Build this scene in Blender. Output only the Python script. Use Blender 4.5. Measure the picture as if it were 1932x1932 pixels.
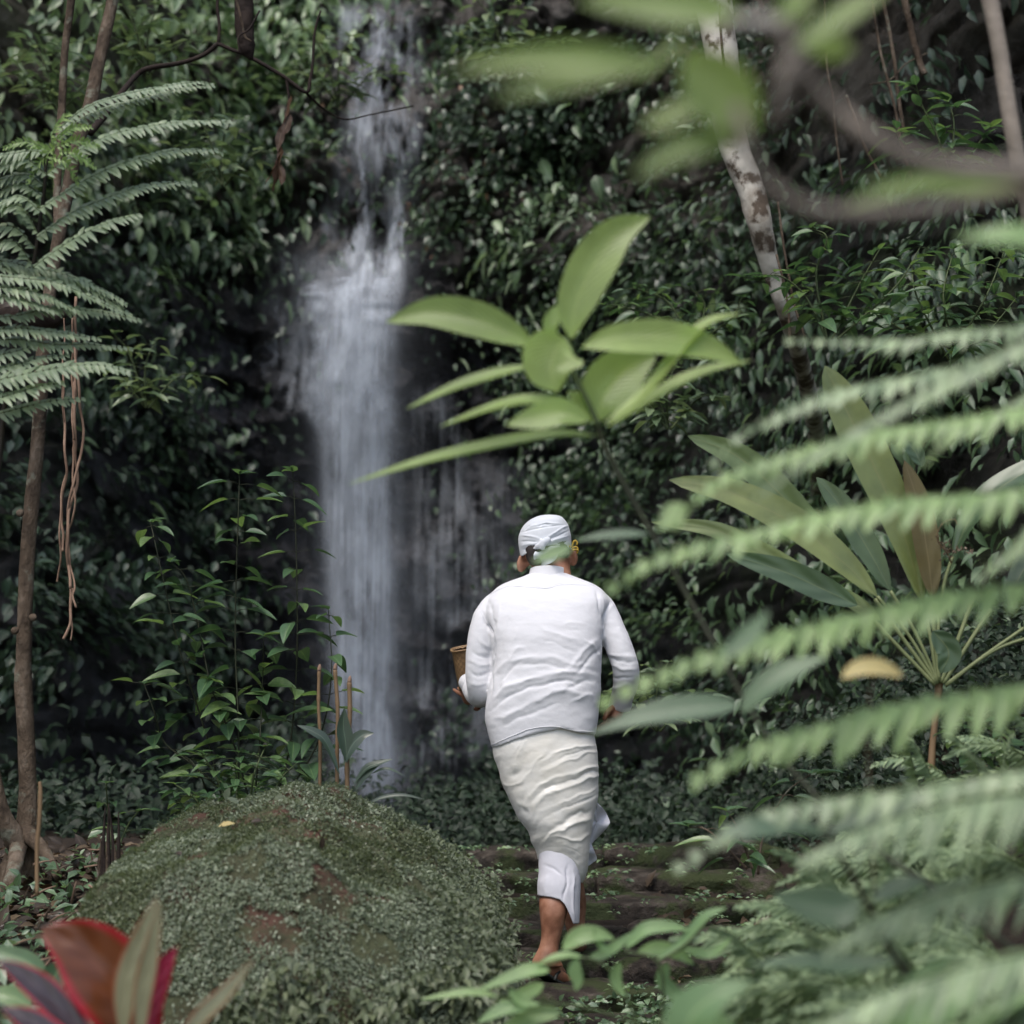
import bpy, bmesh, math, random
import numpy as np
from mathutils import Vector, Matrix
R = math.radians
random.seed(7); RNG = np.random.default_rng(11)
scene = bpy.context.scene
for o in list(bpy.data.objects): bpy.data.objects.remove(o)
COL = scene.collection

# ---------------------------------------------------------------- camera, sky, sun, exposure
CAMZ, PITCH, F = 1.5, R(8.34), 3875.0          # F: focal length in units of a 1932 px wide picture
cam = bpy.data.cameras.new('camera'); camo = bpy.data.objects.new('camera', cam); COL.objects.link(camo)
camo.location = (0, 0, CAMZ); camo.rotation_euler = (math.pi/2 + PITCH, 0, 0)
cam.sensor_width = 36; cam.lens = 36*F/1932; cam.clip_start = .05; cam.clip_end = 400
cam.dof.use_dof = True; cam.dof.focus_distance = 7.0; cam.dof.aperture_fstop = 2.6
scene.camera = camo
world = bpy.data.worlds.new('World'); scene.world = world; world.use_nodes = True
wn = world.node_tree; bg = wn.nodes['Background']
sky = wn.nodes.new('ShaderNodeTexSky'); sky.sky_type = 'NISHITA'; sky.sun_disc = False
SUN_EL, SUN_AZ = R(62), R(205)
sky.sun_elevation = SUN_EL; sky.sun_rotation = SUN_AZ; sky.air_density = 1.3; sky.dust_density = 3.5; sky.ozone_density = 1.0
wn.links.new(sky.outputs[0], bg.inputs[0]); bg.inputs[1].default_value = .15
sl = bpy.data.lights.new('sun', 'SUN'); sl.energy = 1.2; sl.angle = R(25); sl.color = (1, .97, .92)
so = bpy.data.objects.new('sun', sl); COL.objects.link(so)
sd = Vector((math.sin(SUN_AZ)*math.cos(SUN_EL), math.cos(SUN_AZ)*math.cos(SUN_EL), math.sin(SUN_EL)))
so.rotation_euler = sd.to_track_quat('Z', 'Y').to_euler(); so.location = (0, -4, 14)
scene.view_settings.view_transform = 'Standard'; scene.view_settings.look = 'None'
scene.view_settings.gamma = 1; scene.view_settings.use_curve_mapping = False
scene.view_settings.exposure = 0.55
scene.render.engine = 'CYCLES'
scene.cycles.transparent_max_bounces = 24

# ---------------------------------------------------------------- helpers
cp, sp_ = math.cos(PITCH), math.sin(PITCH)
def px(x, y, Y):
    u, v = (x-966)/F, (966-y)/F
    dx, dy, dz = u, cp - v*sp_, sp_ + v*cp
    t = Y/dy
    return Vector((dx*t, Y, CAMZ + dz*t))
def topx(P):                                   # Nx3 array -> picture coordinates
    q = P - np.array([0, 0, CAMZ]); a = q[:, 1]*cp + q[:, 2]*sp_; b = -q[:, 1]*sp_ + q[:, 2]*cp
    return 966 + F*q[:, 0]/a, 966 - F*b/a
def sst(a, b, x):
    t = np.clip((x-a)/(b-a), 0, 1); return t*t*(3-2*t)
def _h(i, j, k, s):
    n = (i*374761393 + j*668265263 + k*2147483647 + s*1274126177) & 0xffffffff
    n = ((n ^ (n >> 13))*1274126177) & 0xffffffff
    return ((n ^ (n >> 16)) & 0xffff)/65535.0
def vnoise(x, y, z=0., s=0):
    x, y, z = np.broadcast_arrays(np.asarray(x, float), np.asarray(y, float), np.asarray(z, float))
    i, j, k = np.floor(x).astype(np.int64), np.floor(y).astype(np.int64), np.floor(z).astype(np.int64)
    f, g, h = x-i, y-j, z-k
    f, g, h = f*f*(3-2*f), g*g*(3-2*g), h*h*(3-2*h)
    r = 0
    for a, wa in ((0, 1-f), (1, f)):
        for b, wb in ((0, 1-g), (1, g)):
            for c, wc in ((0, 1-h), (1, h)): r = r + wa*wb*wc*_h(i+a, j+b, k+c, s)
    return r
def fbm(x, y, z=0., o=4, s=0):
    r, a, t = 0, .5, 0
    for n in range(o):
        r = r + a*vnoise(np.asarray(x)*2**n + 17.3*n, np.asarray(y)*2**n + 5.1*n, np.asarray(z)*2**n, s+n); t += a; a *= .5
    return r/t
def tag(o, label=None, cat=None, group=None, kind=None):
    for k, v in (('label', label), ('category', cat), ('group', group), ('kind', kind)):
        if v: o[k] = v
    return o
def thing(name, loc, label, cat, group=None):
    o = bpy.data.objects.new(name, None); COL.objects.link(o); o.location = loc; o.empty_display_size = .1
    return tag(o, label, cat, group)
def wloc(o):
    v = Vector((0, 0, 0))
    while o is not None: v += Vector(o.location); o = o.parent
    return v
def obj(name, V, Fc, mat=None, parent=None, uv=None, tone=None, smooth=True, at=None):
    """V world coordinates; returns one mesh object (origin at `at`, or the parent's origin)."""
    V = np.asarray(V, float); pl = wloc(parent) if parent else Vector((0, 0, 0))
    base = Vector(at) if at is not None else pl
    me = bpy.data.meshes.new(name); me.from_pydata([tuple(v) for v in (V - np.array(base))], [], [tuple(f) for f in Fc])
    return fin(name, me, mat, parent, uv, tone, smooth, base - pl)
def fin(name, me, mat, parent, uv=None, tone=None, smooth=True, loc=(0, 0, 0)):
    if uv is not None:
        l = me.uv_layers.new(name='UVMap'); li = np.empty(len(me.loops), int); me.loops.foreach_get('vertex_index', li)
        l.data.foreach_set('uv', np.asarray(uv, float)[li].ravel())
    if tone is not None:
        a = me.attributes.new('tone', 'FLOAT', 'POINT'); a.data.foreach_set('value', np.asarray(tone, float))
    if mat: me.materials.append(mat)
    if smooth: me.polygons.foreach_set('use_smooth', [True]*len(me.polygons))
    me.update(); o = bpy.data.objects.new(name, me); COL.objects.link(o); o.parent = parent; o.location = loc
    return o
def cr(P, n):
    """Catmull-Rom through rows of P (any width), n samples"""
    P = np.array(P, float); m = len(P)
    if m == 2: t = np.linspace(0, 1, n)[:, None]; return P[0]*(1-t) + P[1]*t
    Q = np.vstack([2*P[0]-P[1], P, 2*P[-1]-P[-2]]); T = np.linspace(0, m-1-1e-9, n); i = T.astype(int); f = (T-i)[:, None]
    a, b, c, d = Q[i], Q[i+1], Q[i+2], Q[i+3]
    return .5*(2*b + (c-a)*f + (2*a-5*b+4*c-d)*f**2 + (3*b-a-3*c+d)*f**3)
def nrm(v): return v/np.maximum(np.linalg.norm(v, axis=-1, keepdims=True), 1e-9)
def tube(P, rad, sides=8, rough=0., seed=0, caps=True):
    P = np.array([tuple(p) for p in P], float); n = len(P); rad = np.broadcast_to(np.asarray(rad, float), (n,))
    T = nrm(np.gradient(P, axis=0)); up = np.array([0, 1., 0]) if abs(T[0][1]) < .9 else np.array([1., 0, 0])
    A = nrm(np.cross(T, up)); B = np.cross(T, A); th = np.linspace(0, 2*math.pi, sides, endpoint=False)
    r = rad[:, None]*np.ones((n, sides))
    if rough: r = r*(1 + rough*(fbm(np.cos(th)[None]*1.5 + 5, np.sin(th)[None]*1.5, (np.arange(n)*.35)[:, None], 3, seed)-.5)*2)
    V = P[:, None] + A[:, None]*(np.cos(th)[None, :, None]*r[..., None]) + B[:, None]*(np.sin(th)[None, :, None]*r[..., None])
    V = V.reshape(-1, 3); Fc = []
    for i in range(n-1):
        for j in range(sides): k = (j+1) % sides; Fc.append((i*sides+j, i*sides+k, (i+1)*sides+k, (i+1)*sides+j))
    if caps: Fc.append(tuple(range(sides))[::-1]); Fc.append(tuple((n-1)*sides+j for j in range(sides)))
    return V, Fc
def join(*ms):
    V, Fc, o = [], [], 0
    for v, f in ms: V.append(np.asarray(v)); Fc += [tuple(i+o for i in q) for q in f]; o += len(v)
    return np.vstack(V), Fc
def ptube(pts, n=24, sides=8, rough=0., seed=0):
    """pts rows: x_px, y_px, Y, radius_px"""
    C = cr(pts, n); P = [px(a, b, c) for a, b, c, d in C]; r = [d*c/F for a, b, c, d in C]
    return tube(P, r, sides, rough, seed)
# ---------------------------------------------------------------- leaves
def prof(t, a=.8, b=.9): return np.sin(math.pi*np.clip(t, 0, 1)**a)**b
def blade(C, side, nor, W, a=.8, b=.9, fold=.25, wave=.0, na=5, seed=0, wmin=.03):
    """leaf blade along curve C (n x 3), side and normal vectors (n x 3), full width W"""
    n = len(C); t = np.linspace(0, 1, n); w = W/2*np.maximum(prof(t, a, b), wmin); w[-1] = W*.004
    s = np.linspace(-1, 1, na); V = np.empty((n, na, 3)); uv = np.empty((n, na, 2))
    for j, q in enumerate(s):
        h = fold*abs(q)*w + wave*W*np.sin(t*14+seed+q*2)*abs(q)**2
        V[:, j] = C + side*(q*w)[:, None] + nor*h[:, None]; uv[:, j, 0] = q*.5+.5; uv[:, j, 1] = t
    Fc = [(i*na+j, i*na+j+1, (i+1)*na+j+1, (i+1)*na+j) for i in range(n-1) for j in range(na-1)]
    return V.reshape(-1, 3), Fc, uv.reshape(-1, 2)
def pleaf(name, pts, W, mat, parent, roll=0., a=.8, b=.9, fold=.25, wave=.0, n=14, seed=0, pet=None, petmat=None, na=5):
    """leaf from picture-plane points (x,y,Y) with full width W px and roll (deg) about its axis"""
    C3 = cr(pts, n); C = np.array([tuple(px(*p)) for p in C3]); T = nrm(np.gradient(C, axis=0))
    view = nrm(C - np.array([0, 0, CAMZ])); S = nrm(np.cross(T, view)); N = np.cross(S, T)
    N = np.where((np.sum(N*view, 1) > 0)[:, None], -N, N)
    if np.ndim(roll) == 0 and np.mean(-S[:, 2]) * roll < 0: roll = -roll           # a positive roll always turns the upper face to the sky
    r = np.broadcast_to(np.radians(np.asarray(roll, float)), (n,))[:, None] if np.ndim(roll) == 0 else np.radians(np.interp(np.linspace(0, 1, n), np.linspace(0, 1, len(roll)), roll))[:, None]
    S2 = S*np.cos(r) + N*np.sin(r); N2 = -S*np.sin(r) + N*np.cos(r)
    V, Fc, uv = blade(C, S2, N2, W*np.mean(C3[:, 2])/F, a, b, fold, wave, na, seed)
    return obj(name, V, Fc, mat, parent, uv=uv)
def unit_leaf(a=.75, b=.9, fold=.2, droop=.25, n=7, na=3, ser=0.):
    t = np.linspace(0, 1, n); C = np.stack([t, 0*t, -droop*t**2], 1)
    V, Fc, uv = blade(C, np.tile([0, 1., 0], (n, 1)), np.tile([0, 0, 1.], (n, 1)), 1., a, b, fold, ser, na)
    return V, Fc, uv
U_LOW = unit_leaf(n=4); U_OVAL = unit_leaf(a=.8, b=.7, n=4, droop=.15); U_TINY = (np.array([[0, 0, 0], [.45, .5, .08], [1, 0, -.1], [.45, -.5, .08]]), [(0, 1, 2, 3)], np.array([[.5, 0], [1, .5], [.5, 1], [0, .5]]))
U_MID = unit_leaf(n=7, na=5, a=.7, b=.95, droop=.3)
def frame(D, N):
    x = nrm(D); y = nrm(np.cross(N, x)); return x, y, np.cross(x, y)
def scatter(name, mat, P, D, N, L, W, U=U_LOW, parent=None, tone=None, **tg):
    P, D, N = (np.asarray(q, float) for q in (P, D, N)); n = len(P); L = np.broadcast_to(L, (n,)); W = np.broadcast_to(W, (n,))
    x, y, z = frame(D, N); TV, TF, TU = U; m = len(TV)
    V = P[:, None] + x[:, None]*(L[:, None]*TV[:, 0])[..., None] + y[:, None]*(W[:, None]*TV[:, 1])[..., None] + z[:, None]*(L[:, None]*TV[:, 2])[..., None]
    pl = wloc(parent) if parent else Vector((0, 0, 0)); V = (V - np.array(pl)).reshape(-1, 3)
    lt = np.array([len(f) for f in TF]); lv = np.concatenate([np.array(f) for f in TF])
    LV = (np.arange(n)[:, None]*m + lv[None]).ravel(); LT = np.tile(lt, n); LS = np.concatenate([[0], np.cumsum(LT)[:-1]])
    me = bpy.data.meshes.new(name); me.vertices.add(n*m); me.vertices.foreach_set('co', V.ravel())
    me.loops.add(len(LV)); me.loops.foreach_set('vertex_index', LV); me.polygons.add(len(LT)); me.polygons.foreach_set('loop_start', LS)
    me.update(calc_edges=True)
    if tone is None: tone = RNG.random(n)
    o = fin(name, me, mat, parent, uv=np.tile(TU, (n, 1)), tone=np.repeat(tone, m), smooth=m > 4)
    return tag(o, **tg)
_mesh_cache = {}
def leaf_inst(name, key, U, mat, base, D, N, L, W, parent):
    """one leaf object sharing mesh data"""
    k = (key, mat.name)
    if k not in _mesh_cache:
        me = bpy.data.meshes.new(key); me.from_pydata([tuple(v) for v in U[0]], [], [tuple(f) for f in U[1]])
        l = me.uv_layers.new(name='UVMap')
        for lo in me.loops: l.data[lo.index].uv = U[2][lo.vertex_index]
        me.materials.append(mat); me.polygons.foreach_set('use_smooth', [True]*len(me.polygons)); _mesh_cache[k] = me
    o = bpy.data.objects.new(name, _mesh_cache[k]); COL.objects.link(o); o.parent = parent
    x, y, z = frame(np.array([D], float), np.array([N], float))
    M = Matrix([[x[0][i]*L, y[0][i]*W, z[0][i]*L, 0] for i in range(3)] + [[0, 0, 0, 1]])
    M.translation = Vector(base) - (wloc(parent) if parent else Vector((0, 0, 0)))
    o.matrix_local = M
    return o
# ---------------------------------------------------------------- materials
def mat_new(name):
    m = bpy.data.materials.new(name); m.use_nodes = True; nt = m.node_tree; nt.nodes.clear()
    out = nt.nodes.new('ShaderNodeOutputMaterial'); return m, nt, out
def N_(nt, t, **k):
    n = nt.nodes.new(t)
    for a, v in k.items(): setattr(n, a, v)
    return n
def setin(n, **k):
    for a, v in k.items(): n.inputs[a.replace('_', ' ')].default_value = v
def ramp(nt, fac, stops):
    r = N_(nt, 'ShaderNodeValToRGB'); e = r.color_ramp.elements
    while len(e) < len(stops): e.new(.5)
    for q, (p, c) in zip(e, stops): q.position = p; q.color = (*c, 1) if len(c) == 3 else c
    nt.links.new(fac, r.inputs[0]); return r
def noise(nt, scale, detail=4, rough=.55, vec=None, mp=None):
    n = N_(nt, 'ShaderNodeTexNoise'); setin(n, Scale=scale, Detail=detail, Roughness=rough)
    if mp is not None:
        tc = N_(nt, 'ShaderNodeTexCoord'); m = N_(nt, 'ShaderNodeMapping'); m.inputs['Scale'].default_value = mp
        nt.links.new(tc.outputs['Object'], m.inputs[0]); nt.links.new(m.outputs[0], n.inputs['Vector'])
    elif vec is not None: nt.links.new(vec, n.inputs['Vector'])
    else:
        tc = N_(nt, 'ShaderNodeTexCoord'); nt.links.new(tc.outputs['Object'], n.inputs['Vector'])
    return n
def mixc(nt, fac, a, b, mode='MIX'):
    m = N_(nt, 'ShaderNodeMix', data_type='RGBA', blend_type=mode)
    for i, v in ((0, fac), (6, a), (7, b)):
        if hasattr(v, 'node'): nt.links.new(v, m.inputs[i])
        else: m.inputs[i].default_value = v if i == 0 else (*v, 1)
    return m.outputs[2]
def leafmat(name, cols, rough=.42, trans=.35, spec=.5, vein=.5, tonesrc='attr', mid=None, edge=None, veins=22., tcol=(1.08, 1.14, .72), gain=1.45, grey=.14, coat=.35):
    """cols: three greens, dark to light; veins and midrib from the leaf's own UV; the light share that passes through is `trans`"""
    m, nt, out = mat_new(name); L = nt.links.new
    cols = [tuple(min(.8, gain*(x*(1-grey) + grey*(c[0]*.3+c[1]*.6+c[2]*.1))) for x in c) for c in cols]
    if tonesrc == 'attr': t = N_(nt, 'ShaderNodeAttribute'); t.attribute_name = 'tone'; fac = t.outputs['Fac']
    else: t = N_(nt, 'ShaderNodeObjectInfo'); fac = t.outputs['Random']
    c = ramp(nt, fac, [(0, cols[0]), (.55, cols[1]), (1, cols[2])]).outputs[0]
    nz = noise(nt, 9, 3); c = mixc(nt, ramp(nt, nz.outputs[0], [(.35, (0, 0, 0)), (.75, (.55,)*3)]).outputs[0], c, tuple(x*.55 for x in cols[0]))
    uv = N_(nt, 'ShaderNodeUVMap'); sx = N_(nt, 'ShaderNodeSeparateXYZ'); L(uv.outputs[0], sx.inputs[0])
    d = N_(nt, 'ShaderNodeMath', operation='SUBTRACT'); L(sx.outputs[0], d.inputs[0]); d.inputs[1].default_value = .5
    ab = N_(nt, 'ShaderNodeMath', operation='ABSOLUTE'); L(d.outputs[0], ab.inputs[0])
    if edge is not None:
        er = ramp(nt, ab.outputs[0], [(.36, (0,)*3), (.47, (1,)*3)]); c = mixc(nt, er.outputs[0], c, edge)
    if vein:
        mr = ramp(nt, ab.outputs[0], [(.0, (1,)*3), (.035, (0,)*3)]); mc = mid or tuple(min(1, x*1.7+.03) for x in cols[2])
        f = N_(nt, 'ShaderNodeMath', operation='MULTIPLY'); L(mr.outputs[0], f.inputs[0]); f.inputs[1].default_value = vein
        c = mixc(nt, f.outputs[0], c, mc)
    bs = N_(nt, 'ShaderNodeBsdfPrincipled'); L(c, bs.inputs['Base Color']); setin(bs, Roughness=rough); bs.inputs['Specular IOR Level'].default_value = spec; bs.inputs['Coat Weight'].default_value = coat; bs.inputs['Coat Roughness'].default_value = .22
    # side veins as relief: v - |u-.5|
    q = N_(nt, 'ShaderNodeMath', operation='MULTIPLY_ADD'); L(ab.outputs[0], q.inputs[0]); q.inputs[1].default_value = -.55; L(sx.outputs[1], q.inputs[2])
    q2 = N_(nt, 'ShaderNodeMath', operation='MULTIPLY'); L(q.outputs[0], q2.inputs[0]); q2.inputs[1].default_value = veins*2*math.pi/1.0
    q3 = N_(nt, 'ShaderNodeMath', operation='SINE'); L(q2.outputs[0], q3.inputs[0])
    bp = N_(nt, 'ShaderNodeBump'); setin(bp, Strength=.25, Distance=.004); L(q3.outputs[0], bp.inputs['Height']); L(bp.outputs[0], bs.inputs['Normal'])
    tr = N_(nt, 'ShaderNodeBsdfTranslucent'); tc = mixc(nt, 1., c, tcol, 'MULTIPLY'); L(tc, tr.inputs[0])
    mx = N_(nt, 'ShaderNodeMixShader'); mx.inputs[0].default_value = trans; L(bs.outputs[0], mx.inputs[1]); L(tr.outputs[0], mx.inputs[2]); L(mx.outputs[0], out.inputs[0])
    return m
def roughmat(name, stops, scale=6, rough=.85, bump=.6, bdist=.02, detail=8, spec=.3, mp=None, scale2=None, c2=None, thr=(.5, .62)):
    m, nt, out = mat_new(name); L = nt.links.new
    n = noise(nt, scale, detail, .6, mp=mp); c = ramp(nt, n.outputs[0], stops).outputs[0]
    if c2 is not None:
        k = noise(nt, scale2, 5, .6); c = mixc(nt, ramp(nt, k.outputs[0], [(thr[0], (0,)*3), (thr[1], (1,)*3)]).outputs[0], c, c2)
    bs = N_(nt, 'ShaderNodeBsdfPrincipled'); L(c, bs.inputs['Base Color']); bs.inputs['Specular IOR Level'].default_value = spec
    if isinstance(rough, tuple): rr = ramp(nt, n.outputs[0], [(.3, (rough[0],)*3), (.7, (rough[1],)*3)]); L(rr.outputs[0], bs.inputs['Roughness'])
    else: setin(bs, Roughness=rough)
    b = noise(nt, scale*4, 8, .65, mp=mp); bp = N_(nt, 'ShaderNodeBump'); setin(bp, Strength=bump, Distance=bdist); L(b.outputs[0], bp.inputs['Height']); L(bp.outputs[0], bs.inputs['Normal'])
    L(bs.outputs[0], out.inputs[0]); return m
def clothmat(name, col, rough=.8, sheen=.2, weave=900, c2=None, bump=.12, spec=.2):
    m, nt, out = mat_new(name); L = nt.links.new
    n = noise(nt, 5, 4); c = mixc(nt, ramp(nt, n.outputs[0], [(.4, (0,)*3), (.7, (1,)*3)]).outputs[0], col, c2 or tuple(x*.94 for x in col))
    bs = N_(nt, 'ShaderNodeBsdfPrincipled'); L(c, bs.inputs['Base Color']); setin(bs, Roughness=rough); bs.inputs['Sheen Weight'].default_value = sheen
    bs.inputs['Specular IOR Level'].default_value = spec; bs.inputs['Subsurface Weight'].default_value = 0
    w = noise(nt, 55, 5, .6); w2 = noise(nt, weave, 2); a = N_(nt, 'ShaderNodeMath', operation='MULTIPLY_ADD'); L(w2.outputs[0], a.inputs[0]); a.inputs[1].default_value = .15; L(w.outputs[0], a.inputs[2])
    bp = N_(nt, 'ShaderNodeBump'); setin(bp, Strength=bump, Distance=.006); L(a.outputs[0], bp.inputs['Height']); L(bp.outputs[0], bs.inputs['Normal']); L(bs.outputs[0], out.inputs[0]); return m

M = {}
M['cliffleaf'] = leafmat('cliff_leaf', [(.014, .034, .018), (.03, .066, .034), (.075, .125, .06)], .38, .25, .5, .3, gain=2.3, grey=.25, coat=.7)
M['shadetoned_leaf'] = leafmat('leaf_coloured_as_shade', [(.01, .022, .012), (.02, .04, .022), (.05, .08, .045)], .42, .2, .35, .2, gain=1.5, coat=.08)  # darker leaf copy: the shade of the low growth is put into its colour
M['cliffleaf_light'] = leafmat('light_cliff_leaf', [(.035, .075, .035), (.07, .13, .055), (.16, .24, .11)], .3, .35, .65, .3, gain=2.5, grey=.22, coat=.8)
M['cliffleaf_dry'] = leafmat('dry_leaf', [(.09, .05, .03), (.2, .11, .06), (.3, .22, .1)], .6, .2, .3, .3, tcol=(1, .8, .5), gain=1.1, grey=0)
M['shrubleaf'] = leafmat('shrub_leaf', [(.03, .075, .03), (.05, .11, .045), (.12, .2, .05)], .3, .35, .55, .4, tonesrc='obj', gain=1.9, coat=.8)
M['walleaf'] = leafmat('wall_shrub_leaf', [(.06, .1, .05), (.09, .14, .07), (.17, .22, .11)], .28, .35, .6, .3, tonesrc='obj', gain=2.2, coat=.7)
M['rosette'] = leafmat('rosette_leaf', [(.135, .2, .05), (.165, .235, .06), (.2, .27, .075)], .28, .55, .7, .25, tonesrc='obj', veins=16, gain=2.45, grey=.05)
M['fg_dark'] = leafmat('dark_foreground_leaf', [(.05, .09, .05), (.07, .12, .065), (.09, .15, .07)], .35, .3, .5, .3, tonesrc='obj', gain=1.9)
M['fg_yellow'] = leafmat('yellow_leaf', [(.68, .55, .25), (.72, .6, .28), (.75, .62, .3)], .5, .4, .3, .2, tonesrc='obj', tcol=(1, .95, .6), gain=1.1, grey=0)
M['fg_herb'] = leafmat('herb_leaf', [(.1, .19, .07), (.15, .26, .09), (.2, .31, .1)], .35, .45, .5, .3, tonesrc='obj', gain=2)
M['fern'] = leafmat('fern_leaf', [(.12, .19, .07), (.16, .24, .09), (.2, .29, .11)], .4, .4, .5, .0, tonesrc='obj', veins=8, gain=2.3, grey=.1)
M['fern_a'] = leafmat('ground_fern_leaf', [(.08, .12, .06), (.125, .175, .09), (.18, .24, .125)], .42, .3, .5, .0, veins=8, gain=2.5)
M['treefern'] = leafmat('tree_fern_leaf', [(.11, .155, .09), (.14, .19, .115), (.18, .235, .13)], .4, .35, .5, .0, tonesrc='attr', veins=8, gain=2)
M['treefern_o'] = leafmat('tree_fern_leaf_single', [(.11, .155, .09), (.14, .19, .115), (.17, .225, .125)], .4, .35, .5, .0, tonesrc='obj', veins=8, gain=2)
M['youngfern'] = leafmat('young_fern_leaf', [(.12, .2, .06), (.16, .25, .07), (.2, .3, .08)], .4, .45, .5, .0, veins=8, gain=2.1)
M['ginger'] = leafmat('ginger_leaf', [(.06, .1, .03), (.09, .13, .035), (.13, .16, .04)], .35, .35, .5, .5, tonesrc='obj', mid=(.25, .26, .1), veins=3, gain=1.9)
M['ginger_dk'] = leafmat('dark_ginger_leaf', [(.035, .07, .03), (.045, .085, .035), (.06, .1, .04)], .35, .3, .5, .5, tonesrc='obj', mid=(.2, .24, .1), veins=3, gain=1.7)
M['ginger_brown'] = leafmat('withered_ginger_leaf', [(.12, .09, .035), (.14, .11, .045), (.15, .13, .05)], .5, .35, .4, .5, tonesrc='obj', mid=(.3, .24, .12), veins=3, tcol=(1.1, .9, .5), gain=1.1, grey=0)
M['cord_big'] = leafmat('cordyline_orange_leaf', [(.13, .035, .012), (.17, .05, .012), (.2, .06, .015)], .3, .4, .5, .2, tonesrc='obj', edge=(.42, .015, .03), veins=5, tcol=(1.3, .8, .5), gain=1.1, grey=0)
M['cord_pink'] = leafmat('cordyline_pink_leaf', [(.3, .02, .06), (.36, .03, .08), (.4, .05, .09)], .3, .35, .5, .2, tonesrc='obj', edge=(.42, .01, .03), veins=5, tcol=(1.2, .7, .7), gain=1.1, grey=0)
M['cord_dark'] = leafmat('cordyline_purple_leaf', [(.045, .03, .035), (.06, .04, .045), (.08, .05, .05)], .25, .2, .6, .2, tonesrc='obj', edge=(.4, .012, .03), veins=5, tcol=(1.2, .6, .6), gain=1.1, grey=0)
M['cord_green'] = leafmat('cordyline_striped_leaf', [(.2, .21, .13), (.24, .25, .15), (.28, .28, .18)], .4, .35, .5, .3, tonesrc='obj', edge=(.3, .1, .05), veins=5, tcol=(1.1, 1, .7), gain=1.1, grey=0)
M['moss'] = leafmat('moss_fern', [(.065, .085, .05), (.1, .125, .08), (.155, .18, .125)], .5, .25, .4, .0, gain=2.3)
M['moss_green'] = leafmat('moss_fern_green', [(.06, .08, .04), (.085, .11, .055), (.13, .155, .075)], .5, .3, .4, .0, gain=1.7)
M['litter'] = leafmat('leaf_litter', [(.03, .02, .013), (.07, .048, .03), (.17, .125, .08)], .7, .1, .3, .3, tcol=(1, .8, .5), gain=1.1, grey=0)
M['rock'] = roughmat('wet_cliff_rock', [(.25, (.007, .007, .008)), (.52, (.026, .025, .029)), (.8, (.085, .08, .092))], 2.2, (.25, .7), .9, .08, 10, .5, scale2=1.6, c2=(.04, .045, .02), thr=(.52, .66))
def rockmat():
    m, nt, out = mat_new('wet_cliff_rock'); L = nt.links.new
    tc = N_(nt, 'ShaderNodeTexCoord'); s = N_(nt, 'ShaderNodeSeparateXYZ'); L(tc.outputs['Object'], s.inputs[0])
    w = noise(nt, 1.3, 4); a = N_(nt, 'ShaderNodeMath', operation='MULTIPLY_ADD'); L(w.outputs[0], a.inputs[0]); a.inputs[1].default_value = 1.1; L(s.outputs[0], a.inputs[2])
    k = ramp(nt, N_m(nt, a.outputs[0], 5., .1), [(.24, (0,)*3), (.32, (1,)*3), (.60, (1,)*3), (.70, (0,)*3)])      # wet strip either side of the falls
    n = noise(nt, 2.6, 10, .65); st = noise(nt, 1, 8, .65, mp=(9, 3, .8)); f = mixc(nt, .5, n.outputs[0], st.outputs[0])
    wet = ramp(nt, f, [(.4, (.006, .006, .008)), (.5, (.022, .023, .029)), (.6, (.07, .073, .088)), (.72, (.16, .165, .19))]).outputs[0]
    dry = ramp(nt, n.outputs[0], [(.3, (.008, .008, .008)), (.55, (.028, .026, .024)), (.8, (.07, .062, .055))]).outputs[0]
    mo = noise(nt, 1.7, 5); dry = mixc(nt, ramp(nt, mo.outputs[0], [(.5, (0,)*3), (.64, (1,)*3)]).outputs[0], dry, (.03, .042, .018))
    zz = N_(nt, 'ShaderNodeMath', operation='MULTIPLY_ADD'); L(w.outputs[0], zz.inputs[0]); zz.inputs[1].default_value = 1.5; L(s.outputs[2], zz.inputs[2])
    up = ramp(nt, N_m(nt, zz.outputs[0], 0., .1), [(.55, (0,)*3), (.66, (1,)*3)])                                   # earthy rock above the ledge, painted paler as the better lit part
    pale = ramp(nt, f, [(.38, (.03, .026, .022)), (.5, (.1, .085, .07)), (.62, (.19, .175, .155))]).outputs[0]
    dry = mixc(nt, up.outputs[0], dry, pale); wet = mixc(nt, N_m(nt, up.outputs[0], 0., .55), wet, pale)
    c = mixc(nt, k.outputs[0], dry, wet); bs = N_(nt, 'ShaderNodeBsdfPrincipled'); L(c, bs.inputs['Base Color'])
    L(ramp(nt, n.outputs[0], [(.35, (.22,)*3), (.65, (.6,)*3)]).outputs[0], bs.inputs['Roughness'])
    b = noise(nt, 9, 10, .7); bp = N_(nt, 'ShaderNodeBump'); setin(bp, Strength=1, Distance=.09); L(mixc(nt, .4, b.outputs[0], st.outputs[0]), bp.inputs['Height']); L(bp.outputs[0], bs.inputs['Normal']); L(bs.outputs[0], out.inputs[0]); return m
def N_m(nt, v, add, mul):
    a = N_(nt, 'ShaderNodeMath', operation='ADD'); nt.links.new(v, a.inputs[0]); a.inputs[1].default_value = add
    b = N_(nt, 'ShaderNodeMath', operation='MULTIPLY'); nt.links.new(a.outputs[0], b.inputs[0]); b.inputs[1].default_value = mul; return b.outputs[0]
M['rock'] = rockmat()
M['soil'] = roughmat('dark_soil', [(.3, (.012, .009, .007)), (.6, (.035, .025, .018)), (.9, (.07, .05, .035))], 7, .9, .8, .03)
M['mound'] = roughmat('mossy_earth', [(.3, (.035, .028, .018)), (.5, (.06, .065, .035)), (.75, (.09, .105, .055))], 9, .95, .8, .02, scale2=5., c2=(.085, .045, .033), thr=(.5, .6))
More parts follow.
